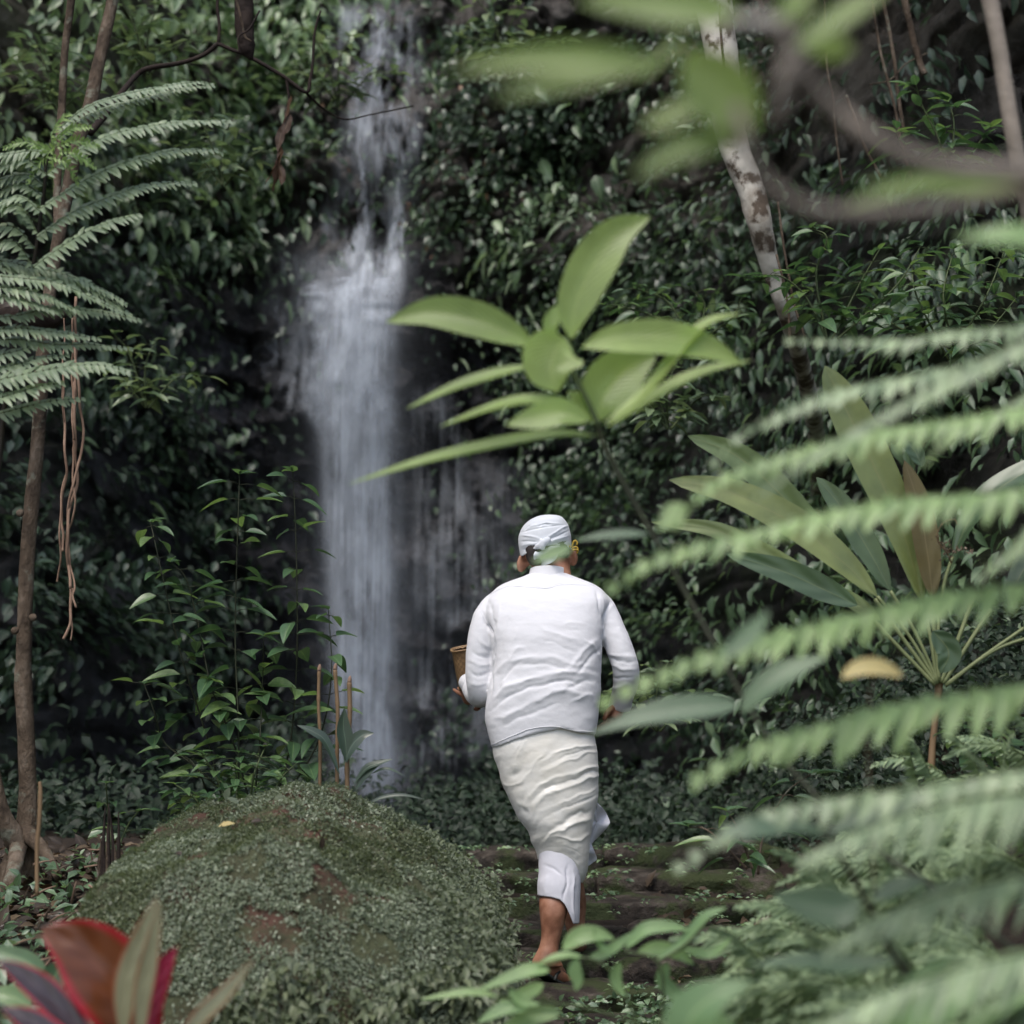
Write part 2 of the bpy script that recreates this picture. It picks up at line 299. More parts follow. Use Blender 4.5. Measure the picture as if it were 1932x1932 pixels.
M['step'] = roughmat('mossy_step_stone', [(.34, (.014, .011, .009)), (.5, (.05, .04, .033)), (.68, (.15, .128, .108))], 11, .7, 1., .03, scale2=6., c2=(.05, .066, .025), thr=(.48, .56))
M['bark_brown'] = roughmat('brown_bark', [(.3, (.035, .024, .017)), (.5, (.11, .08, .056)), (.7, (.22, .175, .135))], 16, .85, 1., .02, scale2=11, c2=(.2, .2, .155), thr=(.58, .66), mp=(1, 1, .5))
M['bark_dark'] = roughmat('dark_bark', [(.3, (.012, .008, .007)), (.6, (.03, .02, .016)), (.9, (.06, .045, .035))], 9, .85, .7, .01)
M['bark_white'] = roughmat('pale_mottled_bark', [(.3, (.16, .13, .1)), (.42, (.36, .32, .27)), (.55, (.58, .55, .49))], 7, .8, .6, .01, scale2=9, c2=(.1, .075, .055), thr=(.5, .58), mp=(1, 1, .8))
M['bark_grey'] = roughmat('grey_branch_bark', [(.3, (.2, .17, .14)), (.6, (.3, .26, .22)), (.9, (.4, .36, .31))], 9, .8, .5, .01)
M['root'] = roughmat('hanging_root', [(.3, (.16, .1, .07)), (.6, (.27, .18, .13)), (.9, (.35, .25, .19))], 20, .85, .5, .005)
M['bamboo'] = roughmat('dry_cane', [(.3, (.14, .09, .05)), (.6, (.24, .16, .09)), (.9, (.36, .26, .16))], 14, .6, .4, .004, mp=(1, 1, .2))
M['stem'] = roughmat('green_stem', [(.3, (.04, .06, .025)), (.7, (.09, .12, .05))], 14, .6, .3, .003)
M['stem_olive'] = roughmat('olive_stem', [(.3, (.016, .02, .01)), (.7, (.032, .038, .02))], 14, .6, .3, .003)
M['stem_pale'] = roughmat('pale_petiole', [(.3, (.13, .16, .07)), (.7, (.22, .25, .12))], 14, .5, .3, .003)
M['stem_dark'] = roughmat('dark_rachis', [(.3, (.012, .01, .008)), (.7, (.035, .028, .02))], 14, .6, .3, .003)
M['shirt'] = clothmat('white_cotton', (.69, .695, .735), .85, .15, bump=.2)
M['sarong'] = clothmat('cream_satin_cotton', (.68, .675, .655), .4, .3, c2=(.64, .615, .55), bump=.12, spec=.45)
M['underskirt'] = clothmat('white_underskirt', (.65, .65, .71), .8, .15)
M['turban'] = clothmat('white_headcloth', (.62, .65, .7), .8, .2)
M['hair'] = roughmat('short_grey_black_hair', [(.3, (.01, .008, .008)), (.7, (.05, .04, .038))], 60, .6, .8, .004)
M['sandal'] = roughmat('dark_rubber', [(.3, (.014, .016, .015)), (.7, (.035, .038, .035))], 20, .6, .2, .002)
M['flower'] = leafmat('yellow_petal', [(.5, .34, .05), (.6, .42, .06), (.65, .5, .1)], .5, .4, .3, .0, tonesrc='obj', tcol=(1, .95, .5), gain=1.1, grey=0)
def skinmat():
    m, nt, out = mat_new('tanned_skin'); L = nt.links.new
    n = noise(nt, 14, 6); c = ramp(nt, n.outputs[0], [(.34, (.16, .065, .036)), (.5, (.29, .135, .082)), (.66, (.42, .22, .145))]).outputs[0]
    bs = N_(nt, 'ShaderNodeBsdfPrincipled'); L(c, bs.inputs['Base Color']); setin(bs, Roughness=.48); bs.inputs['Specular IOR Level'].default_value = .4
    b = noise(nt, 90, 6); bp = N_(nt, 'ShaderNodeBump'); setin(bp, Strength=.25, Distance=.003); L(b.outputs[0], bp.inputs['Height']); L(bp.outputs[0], bs.inputs['Normal']); L(bs.outputs[0], out.inputs[0]); return m
M['skin'] = skinmat()
def basketmat():
    m, nt, out = mat_new('woven_palm'); L = nt.links.new
    w = N_(nt, 'ShaderNodeTexChecker'); uv = N_(nt, 'ShaderNodeUVMap'); mp = N_(nt, 'ShaderNodeMapping'); mp.inputs['Scale'].default_value = (34, 14, 1); L(uv.outputs[0], mp.inputs[0]); L(mp.outputs[0], w.inputs[0]); w.inputs['Scale'].default_value = 1
    n = noise(nt, 25, 4); c = ramp(nt, n.outputs[0], [(.35, (.17, .1, .045)), (.7, (.34, .22, .11))]).outputs[0]
    c = mixc(nt, w.outputs[1], c, mixc(nt, .5, c, (.1, .055, .025)))
    bs = N_(nt, 'ShaderNodeBsdfPrincipled'); L(c, bs.inputs['Base Color']); setin(bs, Roughness=.55)
    bp = N_(nt, 'ShaderNodeBump'); setin(bp, Strength=.6, Distance=.003); L(w.outputs[1], bp.inputs['Height']); L(bp.outputs[0], bs.inputs['Normal']); L(bs.outputs[0], out.inputs[0]); return m
M['basket'] = basketmat()
def watermat(name, dens, sx=26., sz=1.3, lo=.35, hi=.75):
    """white water: streaks of foam with gaps; the share of foam falls off towards the sheet's sides (its UV)"""
    m, nt, out = mat_new(name); L = nt.links.new
    n = noise(nt, 1, 6, .62, mp=(sx, 4, sz)); n2 = noise(nt, 1, 5, .6, mp=(5, 3, 2.2))
    a = N_(nt, 'ShaderNodeMath', operation='MULTIPLY_ADD'); L(n2.outputs[0], a.inputs[0]); a.inputs[1].default_value = .55; 
    k = N_(nt, 'ShaderNodeMath', operation='MULTIPLY'); L(n.outputs[0], k.inputs[0]); k.inputs[1].default_value = .5; L(k.outputs[0], a.inputs[2])
    r = ramp(nt, a.outputs[0], [(lo, (0,)*3), (hi, (1,)*3)])
    uv = N_(nt, 'ShaderNodeUVMap'); s = N_(nt, 'ShaderNodeSeparateXYZ'); L(uv.outputs[0], s.inputs[0])
    e = ramp(nt, s.outputs[0], [(0, (0,)*3), (.28, (1,)*3), (.72, (1,)*3), (1, (0,)*3)]); e.color_ramp.interpolation = 'EASE'
    t = ramp(nt, s.outputs[1], [(0, (0,)*3), (.06, (1,)*3), (.94, (1,)*3), (1, (.0,)*3)])
    f = N_(nt, 'ShaderNodeMath', operation='MULTIPLY'); L(r.outputs[0], f.inputs[0]); L(e.outputs[0], f.inputs[1])
    f1 = N_(nt, 'ShaderNodeMath', operation='MULTIPLY'); L(f.outputs[0], f1.inputs[0]); L(t.outputs[0], f1.inputs[1])
    f2 = N_(nt, 'ShaderNodeMath', operation='MULTIPLY'); L(f1.outputs[0], f2.inputs[0]); f2.inputs[1].default_value = dens
    d = N_(nt, 'ShaderNodeBsdfDiffuse'); d.inputs[0].default_value = (.72, .78, .88, 1); tl = N_(nt, 'ShaderNodeBsdfTranslucent'); tl.inputs[0].default_value = (.72, .78, .88, 1)
    dm = N_(nt, 'ShaderNodeMixShader'); dm.inputs[0].default_value = .4; L(d.outputs[0], dm.inputs[1]); L(tl.outputs[0], dm.inputs[2])
    tr = N_(nt, 'ShaderNodeBsdfTransparent'); mx = N_(nt, 'ShaderNodeMixShader'); L(f2.outputs[0], mx.inputs[0]); L(tr.outputs[0], mx.inputs[1]); L(dm.outputs[0], mx.inputs[2]); L(mx.outputs[0], out.inputs[0])
    return m
# ---------------------------------------------------------------- ground
def groundZ(X, Y):
    X, Y = np.asarray(X, float), np.asarray(Y, float)
    z = np.interp(Y, [-30, -2, 0, 3, 5, 6.4, 6.8, 7.15, 7.9, 8.6, 14, 40], [-3, -.1, 0, .4, .7, .8, .86, .94, 1.12, 1.28, 1.3, 1.5])
    z = z + sst(-.25, -1.5, X)*np.interp(Y, [0, 3, 5, 7, 9, 14], [.0, .1, .28, .3, .08, .1])
    z = z + sst(1.02, 2.4, X)*np.interp(Y, [0, 3, 5, 7, 9, 14], [0, .35, .75, .75, .7, .6])
    return z + .05*(fbm(X*1.7, Y*1.7, 0, 4, 3)-.5)*2*sst(0, 1, np.abs(X-.3))
def grid(xs, ys, f):
    A, B = np.meshgrid(xs, ys); V = f(A, B); n, m = A.shape
    i = (np.arange(n-1)[:, None]*m + np.arange(m-1)[None]).ravel()
    return V.reshape(-1, 3), np.stack([i, i+1, i+m+1, i+m], 1)
V, Fc = grid(np.concatenate([np.linspace(-60, -4, 20), np.linspace(-3.9, 3.9, 120), np.linspace(4, 60, 20)]), np.concatenate([np.linspace(-60, 1, 20), np.linspace(1.1, 14, 190), np.linspace(15, 80, 20)]),
             lambda A, B: np.stack([A, B, groundZ(A, B)], -1))
tag(obj('ground', V, Fc.tolist(), M['soil']), 'dark soil of the gorge floor rising towards the waterfall', kind='structure')
# ---------------------------------------------------------------- cliff
def cliffY0(X, Z):
    Y = 14.3 - 3.3*sst(-1.5, -3.4, X) - 6.0*sst(.1, 2.9, X)
    lean = sst(-1.4, -2.6, X)*.26 + sst(.5, 2.2, X)*.22 + .12
    Y = Y + lean*(Z-2.2)
    f = np.exp(-((X+1.0)/.75)**2)
    Y = Y + f*np.where(Z < 4.9, .25 - .12*(4.9-Z), .25*(Z-4.9) - .25)          # water leaves the ledge and falls clear of the wall
    Y = Y - .5*sst(6.2, 7.6, Z)*sst(-.6, .4, X)
    return Y
def cliffY(X, Z):
    r = fbm(X*.9 + 3, Z*.9, 0, 3, 5); s = fbm(X*2.4 + .6*Z, Z*3.4, 0, 5, 9)
    rid = np.abs(fbm(X*1.6 - Z*.9, Z*1.5 + X*.5, 0, 4, 21)-.5)*2
    led = np.floor(Z*1.9 + 1.3*fbm(X*1.1, Z*.5, 0, 3, 40)*2)                    # broken ledges
    st = _h(led.astype(np.int64), np.floor(X*1.5 + led*.37 + .8*fbm(X, Z, 0, 3, 8)).astype(np.int64), 3, 7)
    cr_ = np.abs(fbm(X*4.2 + Z*1.1, Z*3.1, 2, 4, 55)-.5)*2; blk = _h(np.floor(X*2.6 + 1.5*fbm(X*1.3, Z*1.3, 0, 3, 57)).astype(np.int64), np.floor(Z*3.2 + 1.5*fbm(X*1.3, Z*1.3, 4, 3, 58)).astype(np.int64), 5, 11)
    return cliffY0(X, Z) - (r-.5)*1.3 - (s-.5)*.6 + (.35-rid)*.35 - st*.16 + sst(.22, 0, cr_)*.16 - blk*.13
xs = np.concatenate([np.linspace(-22, -4.3, 24), np.linspace(-4.2, 3.8, 420), np.linspace(4, 22, 24)]); zs = np.concatenate([np.linspace(.3, 8.6, 420), np.linspace(8.8, 19, 30)])
def _c(A, B):
    Y = cliffY(A, B); Y = np.where(np.abs(A) > 4.2, np.maximum(Y - (np.abs(A)-4.2)*1.1, -14), Y)
    return np.stack([A, Y, B], -1)
V, Fc = grid(xs, zs, _c)
tag(obj('cliff', V, Fc.tolist(), M['rock']), 'wet dark rock wall of the gorge behind the waterfall', kind='structure')

# ---------------------------------------------------------------- waterfall
wf = thing('waterfall', px(690, 1520, 13.4), 'tall thin white waterfall pouring off a ledge down the dark rock', 'waterfall')
wf['kind'] = 'structure'; del wf['category']
def wsheet(name, rows, mat, n=60, m=14, off=0., amp=.05, seed=0):
    """rows: y_px, xl_px, xr_px, Y or None for the rock's own surface"""
    C = cr(rows, n); V, uv = [], []
    for i, (y, a, b, Y) in enumerate(C):
        for j in range(m):
            s = j/(m-1); x = a + (b-a)*s; p = px(x, y, Y)
            yy = Y - off - amp*math.sin(s*math.pi) + .05*(float(vnoise(s*5, i*.3, seed, 4))-.5)
            p = px(x, y, yy); V.append(tuple(p)); uv.append((s, i/(n-1)))
    Fc = [(i*m+j, i*m+j+1, (i+1)*m+j+1, (i+1)*m+j) for i in range(n-1) for j in range(m-1)]
    return obj(name, V, Fc, mat, wf, uv=uv)
def rockrow(y, a, b, lift=.12):
    c = (a+b)/2; Y = 14.
    for _ in range(8):
        Y = min(float(cliffY(*[float(q) for q in (px(x, y, Y)[0], px(x, y, Y)[2])])) for x in (a, c, b)) - lift
    return (y, a, b, Y)
W1, W2, W3, W4, W5 = (watermat('falling_water', .78, 15, 1.1, lo=.38, hi=.68), watermat('water_spray', .26, 5, .6, .2, .85), watermat('water_streaks', .95, 30, 1.0, .46, .62), watermat('thin_water_film', .42, 26, .8, .47, .68), watermat('upper_water', .7, 22, 2.4, .48, .64))
wsheet('spray', [(470, 560, 800, 13.4), (560, 545, 800, 13.2), (700, 560, 790, 13.1), (1000, 575, 800, 13.05), (1300, 590, 800, 13.), (1530, 600, 810, 13.)], W2, amp=.1)
wsheet('sheet', [(525, 565, 775, 13.5), (600, 590, 765, 13.4), (750, 585, 762, 13.3), (1000, 598, 768, 13.25), (1250, 606, 768, 13.2), (1540, 615, 775, 13.2)], W1)
wsheet('sheet', [(470, 690, 775, 13.55), (600, 600, 760, 13.2), (800, 592, 745, 13.1), (1100, 610, 755, 13.1), (1540, 628, 760, 13.1)], W3, seed=3)
wsheet('spray', [(500, 600, 770, 13.2), (700, 590, 750, 12.95), (1100, 600, 740, 12.9), (1540, 620, 745, 12.9)], W2, amp=.12, seed=4)
wsheet('mist', [(420, 480, 860, 13.3), (600, 470, 880, 13.0), (900, 480, 900, 12.8), (1250, 500, 950, 12.7), (1540, 520, 960, 12.7)], watermat('drifting_mist', .055, 2, .5, .1, .9), amp=.12, seed=14)
wsheet('upper_stream', [rockrow(y, a, b) for y, a, b in ((0, 600, 810), (130, 620, 810), (300, 620, 810), (420, 580, 810), (540, 540, 800))], watermat('upper_film', .55, 16, 1.8, .46, .66), seed=5)
wsheet('upper_stream', [rockrow(y, a, b, .16) for y, a, b in ((-10, 690, 735), (150, 700, 740), (230, 722, 758), (330, 738, 764), (450, 728, 768), (560, 640, 775))], W5, seed=6)
wsheet('upper_stream', [rockrow(y, a, b, .16) for y, a, b in ((180, 660, 690), (300, 672, 698), (400, 668, 698), (520, 600, 740))], W5, seed=7)
wsheet('side_film', [rockrow(y, a, b, .1) for y, a, b in ((470, 500, 640), (560, 470, 650), (650, 470, 620), (780, 500, 610))], W4, seed=8)
wsheet('splash', [(520, 600, 770, 13.2), (540, 560, 775, 13.1), (600, 560, 770, 13.), (700, 570, 760, 12.95), (820, 590, 750, 12.95)], watermat('broken_splash', .8, 11, 3.5, .46, .66), amp=.14, seed=17)
wsheet('side_film', [rockrow(y, a, b, .12) for y, a, b in ((720, 760, 860), (900, 770, 900), (1100, 750, 960), (1300, 750, 960), (1480, 750, 900))], W4, seed=9)
wsheet('side_film', [rockrow(y, a, b, .12) for y, a, b in ((860, 880, 1000), (1050, 900, 1010), (1250, 880, 1000), (1440, 860, 960))], watermat('faint_water_film', .35, 50, .6, .4, .8), seed=10)
wsheet('splash', [(535, 555, 640, 13.15), (560, 530, 640, 13.05), (620, 520, 630, 13.0), (720, 545, 630, 13.0), (820, 580, 640, 13.)], watermat('ragged_splash', .6, 9, 3, .45, .7), amp=.1, seed=23)
# clinging foam strands on the upper rock
for k, (pts, r) in enumerate([([(742, 240), (752, 330), (750, 420), (738, 480)], 3.2), ([(680, 300), (690, 380), (684, 440)], 4.), ([(752, 430), (735, 490), (700, 550)], 3.), ([(700, 470), (730, 500), (760, 530)], 2.5), ([(740, 60), (700, 120), (705, 170)], 2.)]):
    P = []
    for x, y in cr(pts, 14):
        q = rockrow(y, x-6, x+6, .2); P.append(px(x + 3*math.sin(y*.2), y, q[3]))
    V, Fc = tube(P, [r*13.5/F*(.6+.6*abs(math.sin(i*.9))) for i in range(14)], 6)
    obj('strand', V, Fc, watermat('foam_strand_%d' % k, .5, 30, 3, .2, .7) if k == 0 else bpy.data.materials['foam_strand_0'], wf, uv=np.full((len(V), 2), .5))

# ---------------------------------------------------------------- cliff foliage
def ell(x, y, cx, cy, rx, ry): return np.clip(1.25 - np.sqrt(((x-cx)/rx)**2 + ((y-cy)/ry)**2), 0, .6)/.6
def foliage_mask(x, y):
    d = np.ones_like(x)
    for cx, cy, rx, ry, a in ((690, 1000, 120, 560, 1), (690, 560, 130, 90, 1), (715, 150, 45, 260, .85), (470, 610, 140, 110, .93), (450, 730, 110, 190, .9), (540, 900, 110, 330, .96), (700, 300, 120, 260, .72), (770, 200, 110, 140, .7), (870, 620, 130, 170, .85),
                              (880, 1050, 150, 400, .97), (830, 860, 130, 250, .93), (600, 420, 90, 90, .8), (590, 1250, 90, 300, .97), (1010, 1150, 60, 330, .75)):
        d = np.minimum(d, 1 - a*ell(x, y, cx, cy, rx, ry))
    return d
def cliff_points(n, box, lump=.4, gate=(.34, .5), seed=0, masked=True):
    x0, x1, y0, y1 = box
    X = RNG.uniform(-4.6, 4.4, n*4); Z = RNG.uniform(.9, 8.4, n*4); Y = cliffY(X, Z)
    e = .05; gx = (cliffY(X+e, Z)-Y)/e; gz = (cliffY(X, Z+e)-Y)/e; No = nrm(np.stack([gx, -np.ones_like(X), gz*.6+.1], 1))
    u, v = topx(np.stack([X, Y, Z], 1)); c = fbm(X*1.5, Z*1.9, 0, 4, seed+50); c2 = fbm(X*4.5, Z*4.5, 1, 2, seed+60)
    keep = (u > x0) & (u < x1) & (v > y0) & (v < y1) & (RNG.random(n*4) < sst(*gate, c*.6+c2*.4))
    if masked: keep &= RNG.random(n*4) < foliage_mask(u, v)
    i = np.nonzero(keep)[0][:n]; P = np.stack([X, Y, Z], 1)[i]; No = No[i]; h = (c[i]*.5+c2[i]*.5)
    P = P + No*(lump*np.clip(h-.3, 0, 1)*2*RNG.random(len(i))**.6 + .02)[:, None]
    return P, No, u[i], v[i], h
def clump_dirs(P, No, down=.8, spread=.8):
    n = len(P); k = np.stack([fbm(P[:, 0]*5, P[:, 2]*5, s, 2, 70+s)-.5 for s in (1, 2, 3)], 1)*2.2
    D = nrm(No*.55 + np.array([0, 0, -down]) + RNG.normal(0, spread*.45, (n, 3)) + k*np.array([1.6, .6, .8]))
    N = nrm(No*.55 + np.array([0, 0, 1.]) + RNG.normal(0, .38, (n, 3)))
    return D, N
def cliff_leaves(name, label, n, box, mat, L, W, lump=.4, gate=(.34, .5), seed=0, U=U_LOW, tone=(0, 1), down=.8, spread=.8):
    P, No, u, v, h = cliff_points(n, box, lump, gate, seed); D, N = clump_dirs(P, No, down, spread); m = len(P)
    q = fbm(P[:, 0]*1.3, P[:, 2]*1.3, 4, 3, seed+90)
    t = np.clip(tone[0] + (tone[1]-tone[0])*(RNG.random(m)**1.5*.7 + .6*(q-.3)), 0, 1); s = RNG.uniform(.65, 1.25, m)
    return scatter(name, mat, P, D, N, L*s, W*s, U=U, tone=t, label=label, kind='stuff')
cliff_leaves('cliff_creeper', 'dark green creeper covering the left wall of the gorge', 26000, (-80, 640, 240, 1560), M['cliffleaf'], .085, .05, .7, (.4, .52), 1, tone=(0, .75))
cliff_leaves('cliff_shrubbery', 'leaves coloured pale as sky-lit, hanging at the top left of the gorge wall', 9000, (-80, 620, -80, 420), M['cliffleaf_light'], .14, .065, .8, (.3, .44), 2, tone=(.35, 1.5))  # raised tone range puts this corner's skylight into the leaf colour
cliff_leaves('cliff_shrubbery', 'mid green leaves on the left wall below the tree fern', 8000, (60, 480, 200, 860), M['cliffleaf_light'], .1, .055, .5, (.42, .56), 3, tone=(0, .6))
cliff_leaves('cliff_creeper', 'small leaved plants on the rock at the top of the waterfall', 9000, (430, 1120, -80, 560), M['cliffleaf_light'], .07, .04, .45, (.4, .54), 4, tone=(0, .7))
cliff_leaves('cliff_dry_leaves', 'brown dead leaves caught on the rock beside the upper stream', 1500, (600, 1000, 60, 520), M['cliffleaf_dry'], .06, .03, .3, (.35, .55), 14)
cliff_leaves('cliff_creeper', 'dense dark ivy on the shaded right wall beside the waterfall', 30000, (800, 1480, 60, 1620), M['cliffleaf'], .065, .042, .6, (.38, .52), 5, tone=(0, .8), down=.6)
cliff_leaves('cliff_shrubbery', 'greyish green small leaves on the right wall above the man', 13000, (960, 1560, 380, 1400), M['cliffleaf_light'], .062, .036, .7, (.43, .56), 6, tone=(0, .8))
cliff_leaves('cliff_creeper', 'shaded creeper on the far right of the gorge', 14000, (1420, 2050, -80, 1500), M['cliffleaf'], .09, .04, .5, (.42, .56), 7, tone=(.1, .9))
cliff_leaves('cliff_shrubbery', 'glossy mid green leaves on the right bank behind the ferns', 12000, (1400, 2050, 330, 1550), M['cliffleaf_light'], .1, .042, .9, (.38, .5), 8, tone=(0, 1.1))
cliff_leaves('cliff_creeper', 'drooping leaves coloured dark for the deep shade low on the left wall', 9000, (-80, 430, 780, 1600), M['shadetoned_leaf'], .08, .045, .8, (.3, .44), 27, tone=(0, 1.2))
cliff_leaves('hanging_greenery', 'long pale strap leaves hanging here and there down the left and upper walls', 1500, (-80, 1100, -80, 800), M['cliffleaf_light'], .2, .035, .7, (.5, .62), 37, tone=(.3, 1.3), down=1.2, spread=.4)
cliff_leaves('cliff_shrubbery', 'scattered big bright leaves on both walls', 800, (-80, 2000, -80, 1300), M['cliffleaf_light'], .14, .07, .9, (.6, .66), 38, tone=(.3, 1.1), U=U_MID)
# undergrowth at the foot of the cliff behind the steps
def mass(name, label, n, f, mat, L, W, tone=(0, 1), seed=0, U=U_LOW, up=.3):
    """f(rng) -> points; leaves outward and slightly down"""
    P = f(n); m = len(P); k = fbm(P[:, 0]*3, P[:, 1]*3, P[:, 2]*3, 3, seed); P = P[k > .4]; k = k[k > .4]; m = len(P)
    D = nrm(RNG.normal(0, 1, (m, 3))*np.array([1, .7, .4]) + np.array([0, -.7, -.25])); N = nrm(RNG.normal(0, .45, (m, 3)) + np.array([0, -.35, 1]))
    s = RNG.uniform(.6, 1.25, m)
    return scatter(name, mat, P, D, N, L*s, W*s, U=U, tone=np.clip(tone[0] + (tone[1]-tone[0])*RNG.random(m)**1.6, 0, 1), label=label, kind='stuff')
def box_pts(x0, x1, y0, y1, h, base=None):
    def f(n):
        X = RNG.uniform(x0, x1, n); Y = RNG.uniform(y0, y1, n); Z = groundZ(X, Y) + h*RNG.random(n)*(.4 + .9*fbm(X*2, Y*2, 0, 3, 33)); return np.stack([X, Y, Z], 1)
    return f
mass('undergrowth', 'low undergrowth coloured dark as shade at the foot of the falls behind the steps', 9000, box_pts(-.9, 1.7, 9.2, 12., .45), M['shadetoned_leaf'], .048, .028, (0, 1), 1)
mass('undergrowth', 'undergrowth coloured dark as shade between the leaning tree and the boulder', 3000, box_pts(-3.2, -.8, 8.6, 11, .4), M['shadetoned_leaf'], .06, .032, (0, .8), 2)
mass('undergrowth', 'leafy bank coloured dark as shade beside the right end of the steps', 12000, box_pts(1.12, 2.6, 7.3, 9.6, .7), M['shadetoned_leaf'], .042, .024, (0, 1), 3)

# ---------------------------------------------------------------- mossy boulder
OUT = np.array([(150, 1790), (200, 1720), (250, 1645), (310, 1565), (400, 1528), (500, 1508), (570, 1480), (640, 1490), (700, 1530), (760, 1558), (830, 1598), (890, 1640), (950, 1678), (990, 1720)], float)
def moundZ(X, Y):
    """height field: a crest line traced at Y ~6.4, falling towards the viewer"""
    Yc = 6.35 + .1*np.sin(X*3); xp = 966 + F*X/(6.35*1.0)
    yc = np.interp(xp, OUT[:, 0], OUT[:, 1]); zc = CAMZ + (1534-yc)/F*6.35
    g = groundZ(X, Y) - .03; side = sst(195, 290, xp)*sst(1010, 920, xp)
    front = Yc - Y; t = np.clip(front/1.45, 0, 1); fall = np.where(front > 0, 1 - .38*t - .62*sst(.55, 1, t), 1 - np.clip(-front/.9, 0, 1)**1.5)
    z = g + (zc-g)*fall*side
    return z + ((.07*(fbm(X*2.6, Y*2.6, 0, 4, 12)-.5)) + .085*(fbm(X*8, Y*8, 0, 4, 13)-.5))*side
bo = thing('mossy_boulder', (-.6, 5.9, float(groundZ(-.6, 5.9))), 'large rounded boulder covered in tiny grey-green moss ferns left of the steps', 'boulder')
V, Fc = grid(np.linspace(-1.5, .12, 150), np.linspace(4.75, 7.25, 190), lambda A, B: np.stack([A, B, moundZ(A, B)], -1))
obj('rock', V, Fc.tolist(), M['mound'], bo)
def mound_pts(n, x0=-1.45, x1=.08, y0=4.8, y1=6.9):
    X = RNG.uniform(x0, x1, n); Y = RNG.uniform(y0, y1, n); Z = moundZ(X, Y); e = .02
    No = nrm(np.stack([-(moundZ(X+e, Y)-Z)/e, -(moundZ(X, Y+e)-Z)/e, np.ones(n)], 1)); on = Z > groundZ(X, Y) + .02
    return np.stack([X, Y, Z], 1), No, on
P, No, on = mound_pts(340000); bald = fbm(P[:, 0]*8.5, P[:, 1]*6 + P[:, 2]*8, 0, 4, 77); u, v = topx(P)
keep = on & (RNG.random(len(P)) < sst(.60, .54, bald)*(.35+.65*sst(1500, 1600, v)) + .09) ; P, No = P[keep], No[keep]; m = len(P)
P = P + No*(.012*RNG.random(m))[:, None]
D = nrm(RNG.normal(0, 1, (m, 3)) + No*.25 + np.array([.2, -.9, -.5])); N = nrm(No + RNG.normal(0, .45, (m, 3)))
s = RNG.uniform(.6, 1.4, m); yel = fbm(P[:, 0]*3, P[:, 1]*3, 2, 3, 78)
g = yel < .47
scatter('moss_carpet', M['moss'], P[~g], D[~g], N[~g], .011*s[~g], .0055*s[~g], U=U_TINY, parent=bo, tone=np.clip(RNG.random((~g).sum()), 0, 1), kind='stuff', label='carpet of tiny grey-green fern leaflets')
scatter('moss_carpet', M['moss_green'], P[g], D[g], N[g], .0105*s[g], .005*s[g], U=U_TINY, parent=bo, kind='stuff', label='yellow-green moss patches')
for k, (x, y, l, w, mt) in enumerate([(418, 1640, 34, 10, 'fg_yellow'), (430, 1556, 26, 12, 'moss'), (455, 1562, 24, 11, 'moss'), (500, 1650, 22, 9, 'litter'), (340, 1690, 20, 8, 'litter'), (520, 1612, 24, 12, 'moss_green'), (612, 1700, 24, 9, 'litter')]):
    Yq = 6.2 - (y-1540)/300*1.2; X = (x-966)/F*Yq; b = (X, Yq, float(moundZ(X, Yq)) + .02); a = k*1.3; leaf_inst('fallen_leaf', 'fallen_leaf', U_OVAL, M[mt], b, (math.cos(a), -.3, math.sin(a)*.5+.3), (.1, -.7, .7), l*Yq/F, w*Yq/F*1.3, bo)
# fern fringe at its foot
P, No, on = mound_pts(26000, -1.35, .1, 4.8, 5.5); u, v = topx(P); k = fbm(P[:, 0]*6, P[:, 1]*6, 0, 3, 5)
keep = (v > 1850 + 25*np.sin(u*.02)) & (k > .42); P, No = P[keep][:7000], No[keep][:7000]; m = len(P)
P = P + np.array([0, -.02, .0]) + No*(.06*RNG.random(m))[:, None]
D = nrm(RNG.normal(0, .7, (m, 3)) + np.array([0, -.8, -.6])); N = nrm(RNG.normal(0, .4, (m, 3)) + np.array([0, -.6, .9])); s = RNG.uniform(.5, 1.4, m)
scatter('fern_fringe', M['moss_green'], P, D, N, .034*s, .015*s, U=U_LOW, parent=bo, tone=RNG.random(m), kind='stuff', label='dense fringe of small ferns along its foot')
P, No, on = mound_pts(60000, -.42, .12, 5., 6.6); u, v = topx(P); keep = (u > 800 + (v-1600)*.2) & (fbm(P[:, 0]*7, P[:, 1]*7, 0, 3, 6) > .4)
P, No = P[keep][:3500], No[keep][:3500]; m = len(P); D = nrm(RNG.normal(0, .8, (m, 3)) + np.array([.5, -.5, -.4])); N = nrm(RNG.normal(0, .4, (m, 3)) + np.array([.1, -.5, 1])); s = RNG.uniform(.5, 1.3, m)
scatter('leafy_edge', M['moss_green'], P + No*(.05*RNG.random(m))[:, None], D, N, .02*s, .01*s, parent=bo, tone=RNG.random(m)*.7, kind='stuff', label='small leafy plants along its right side')

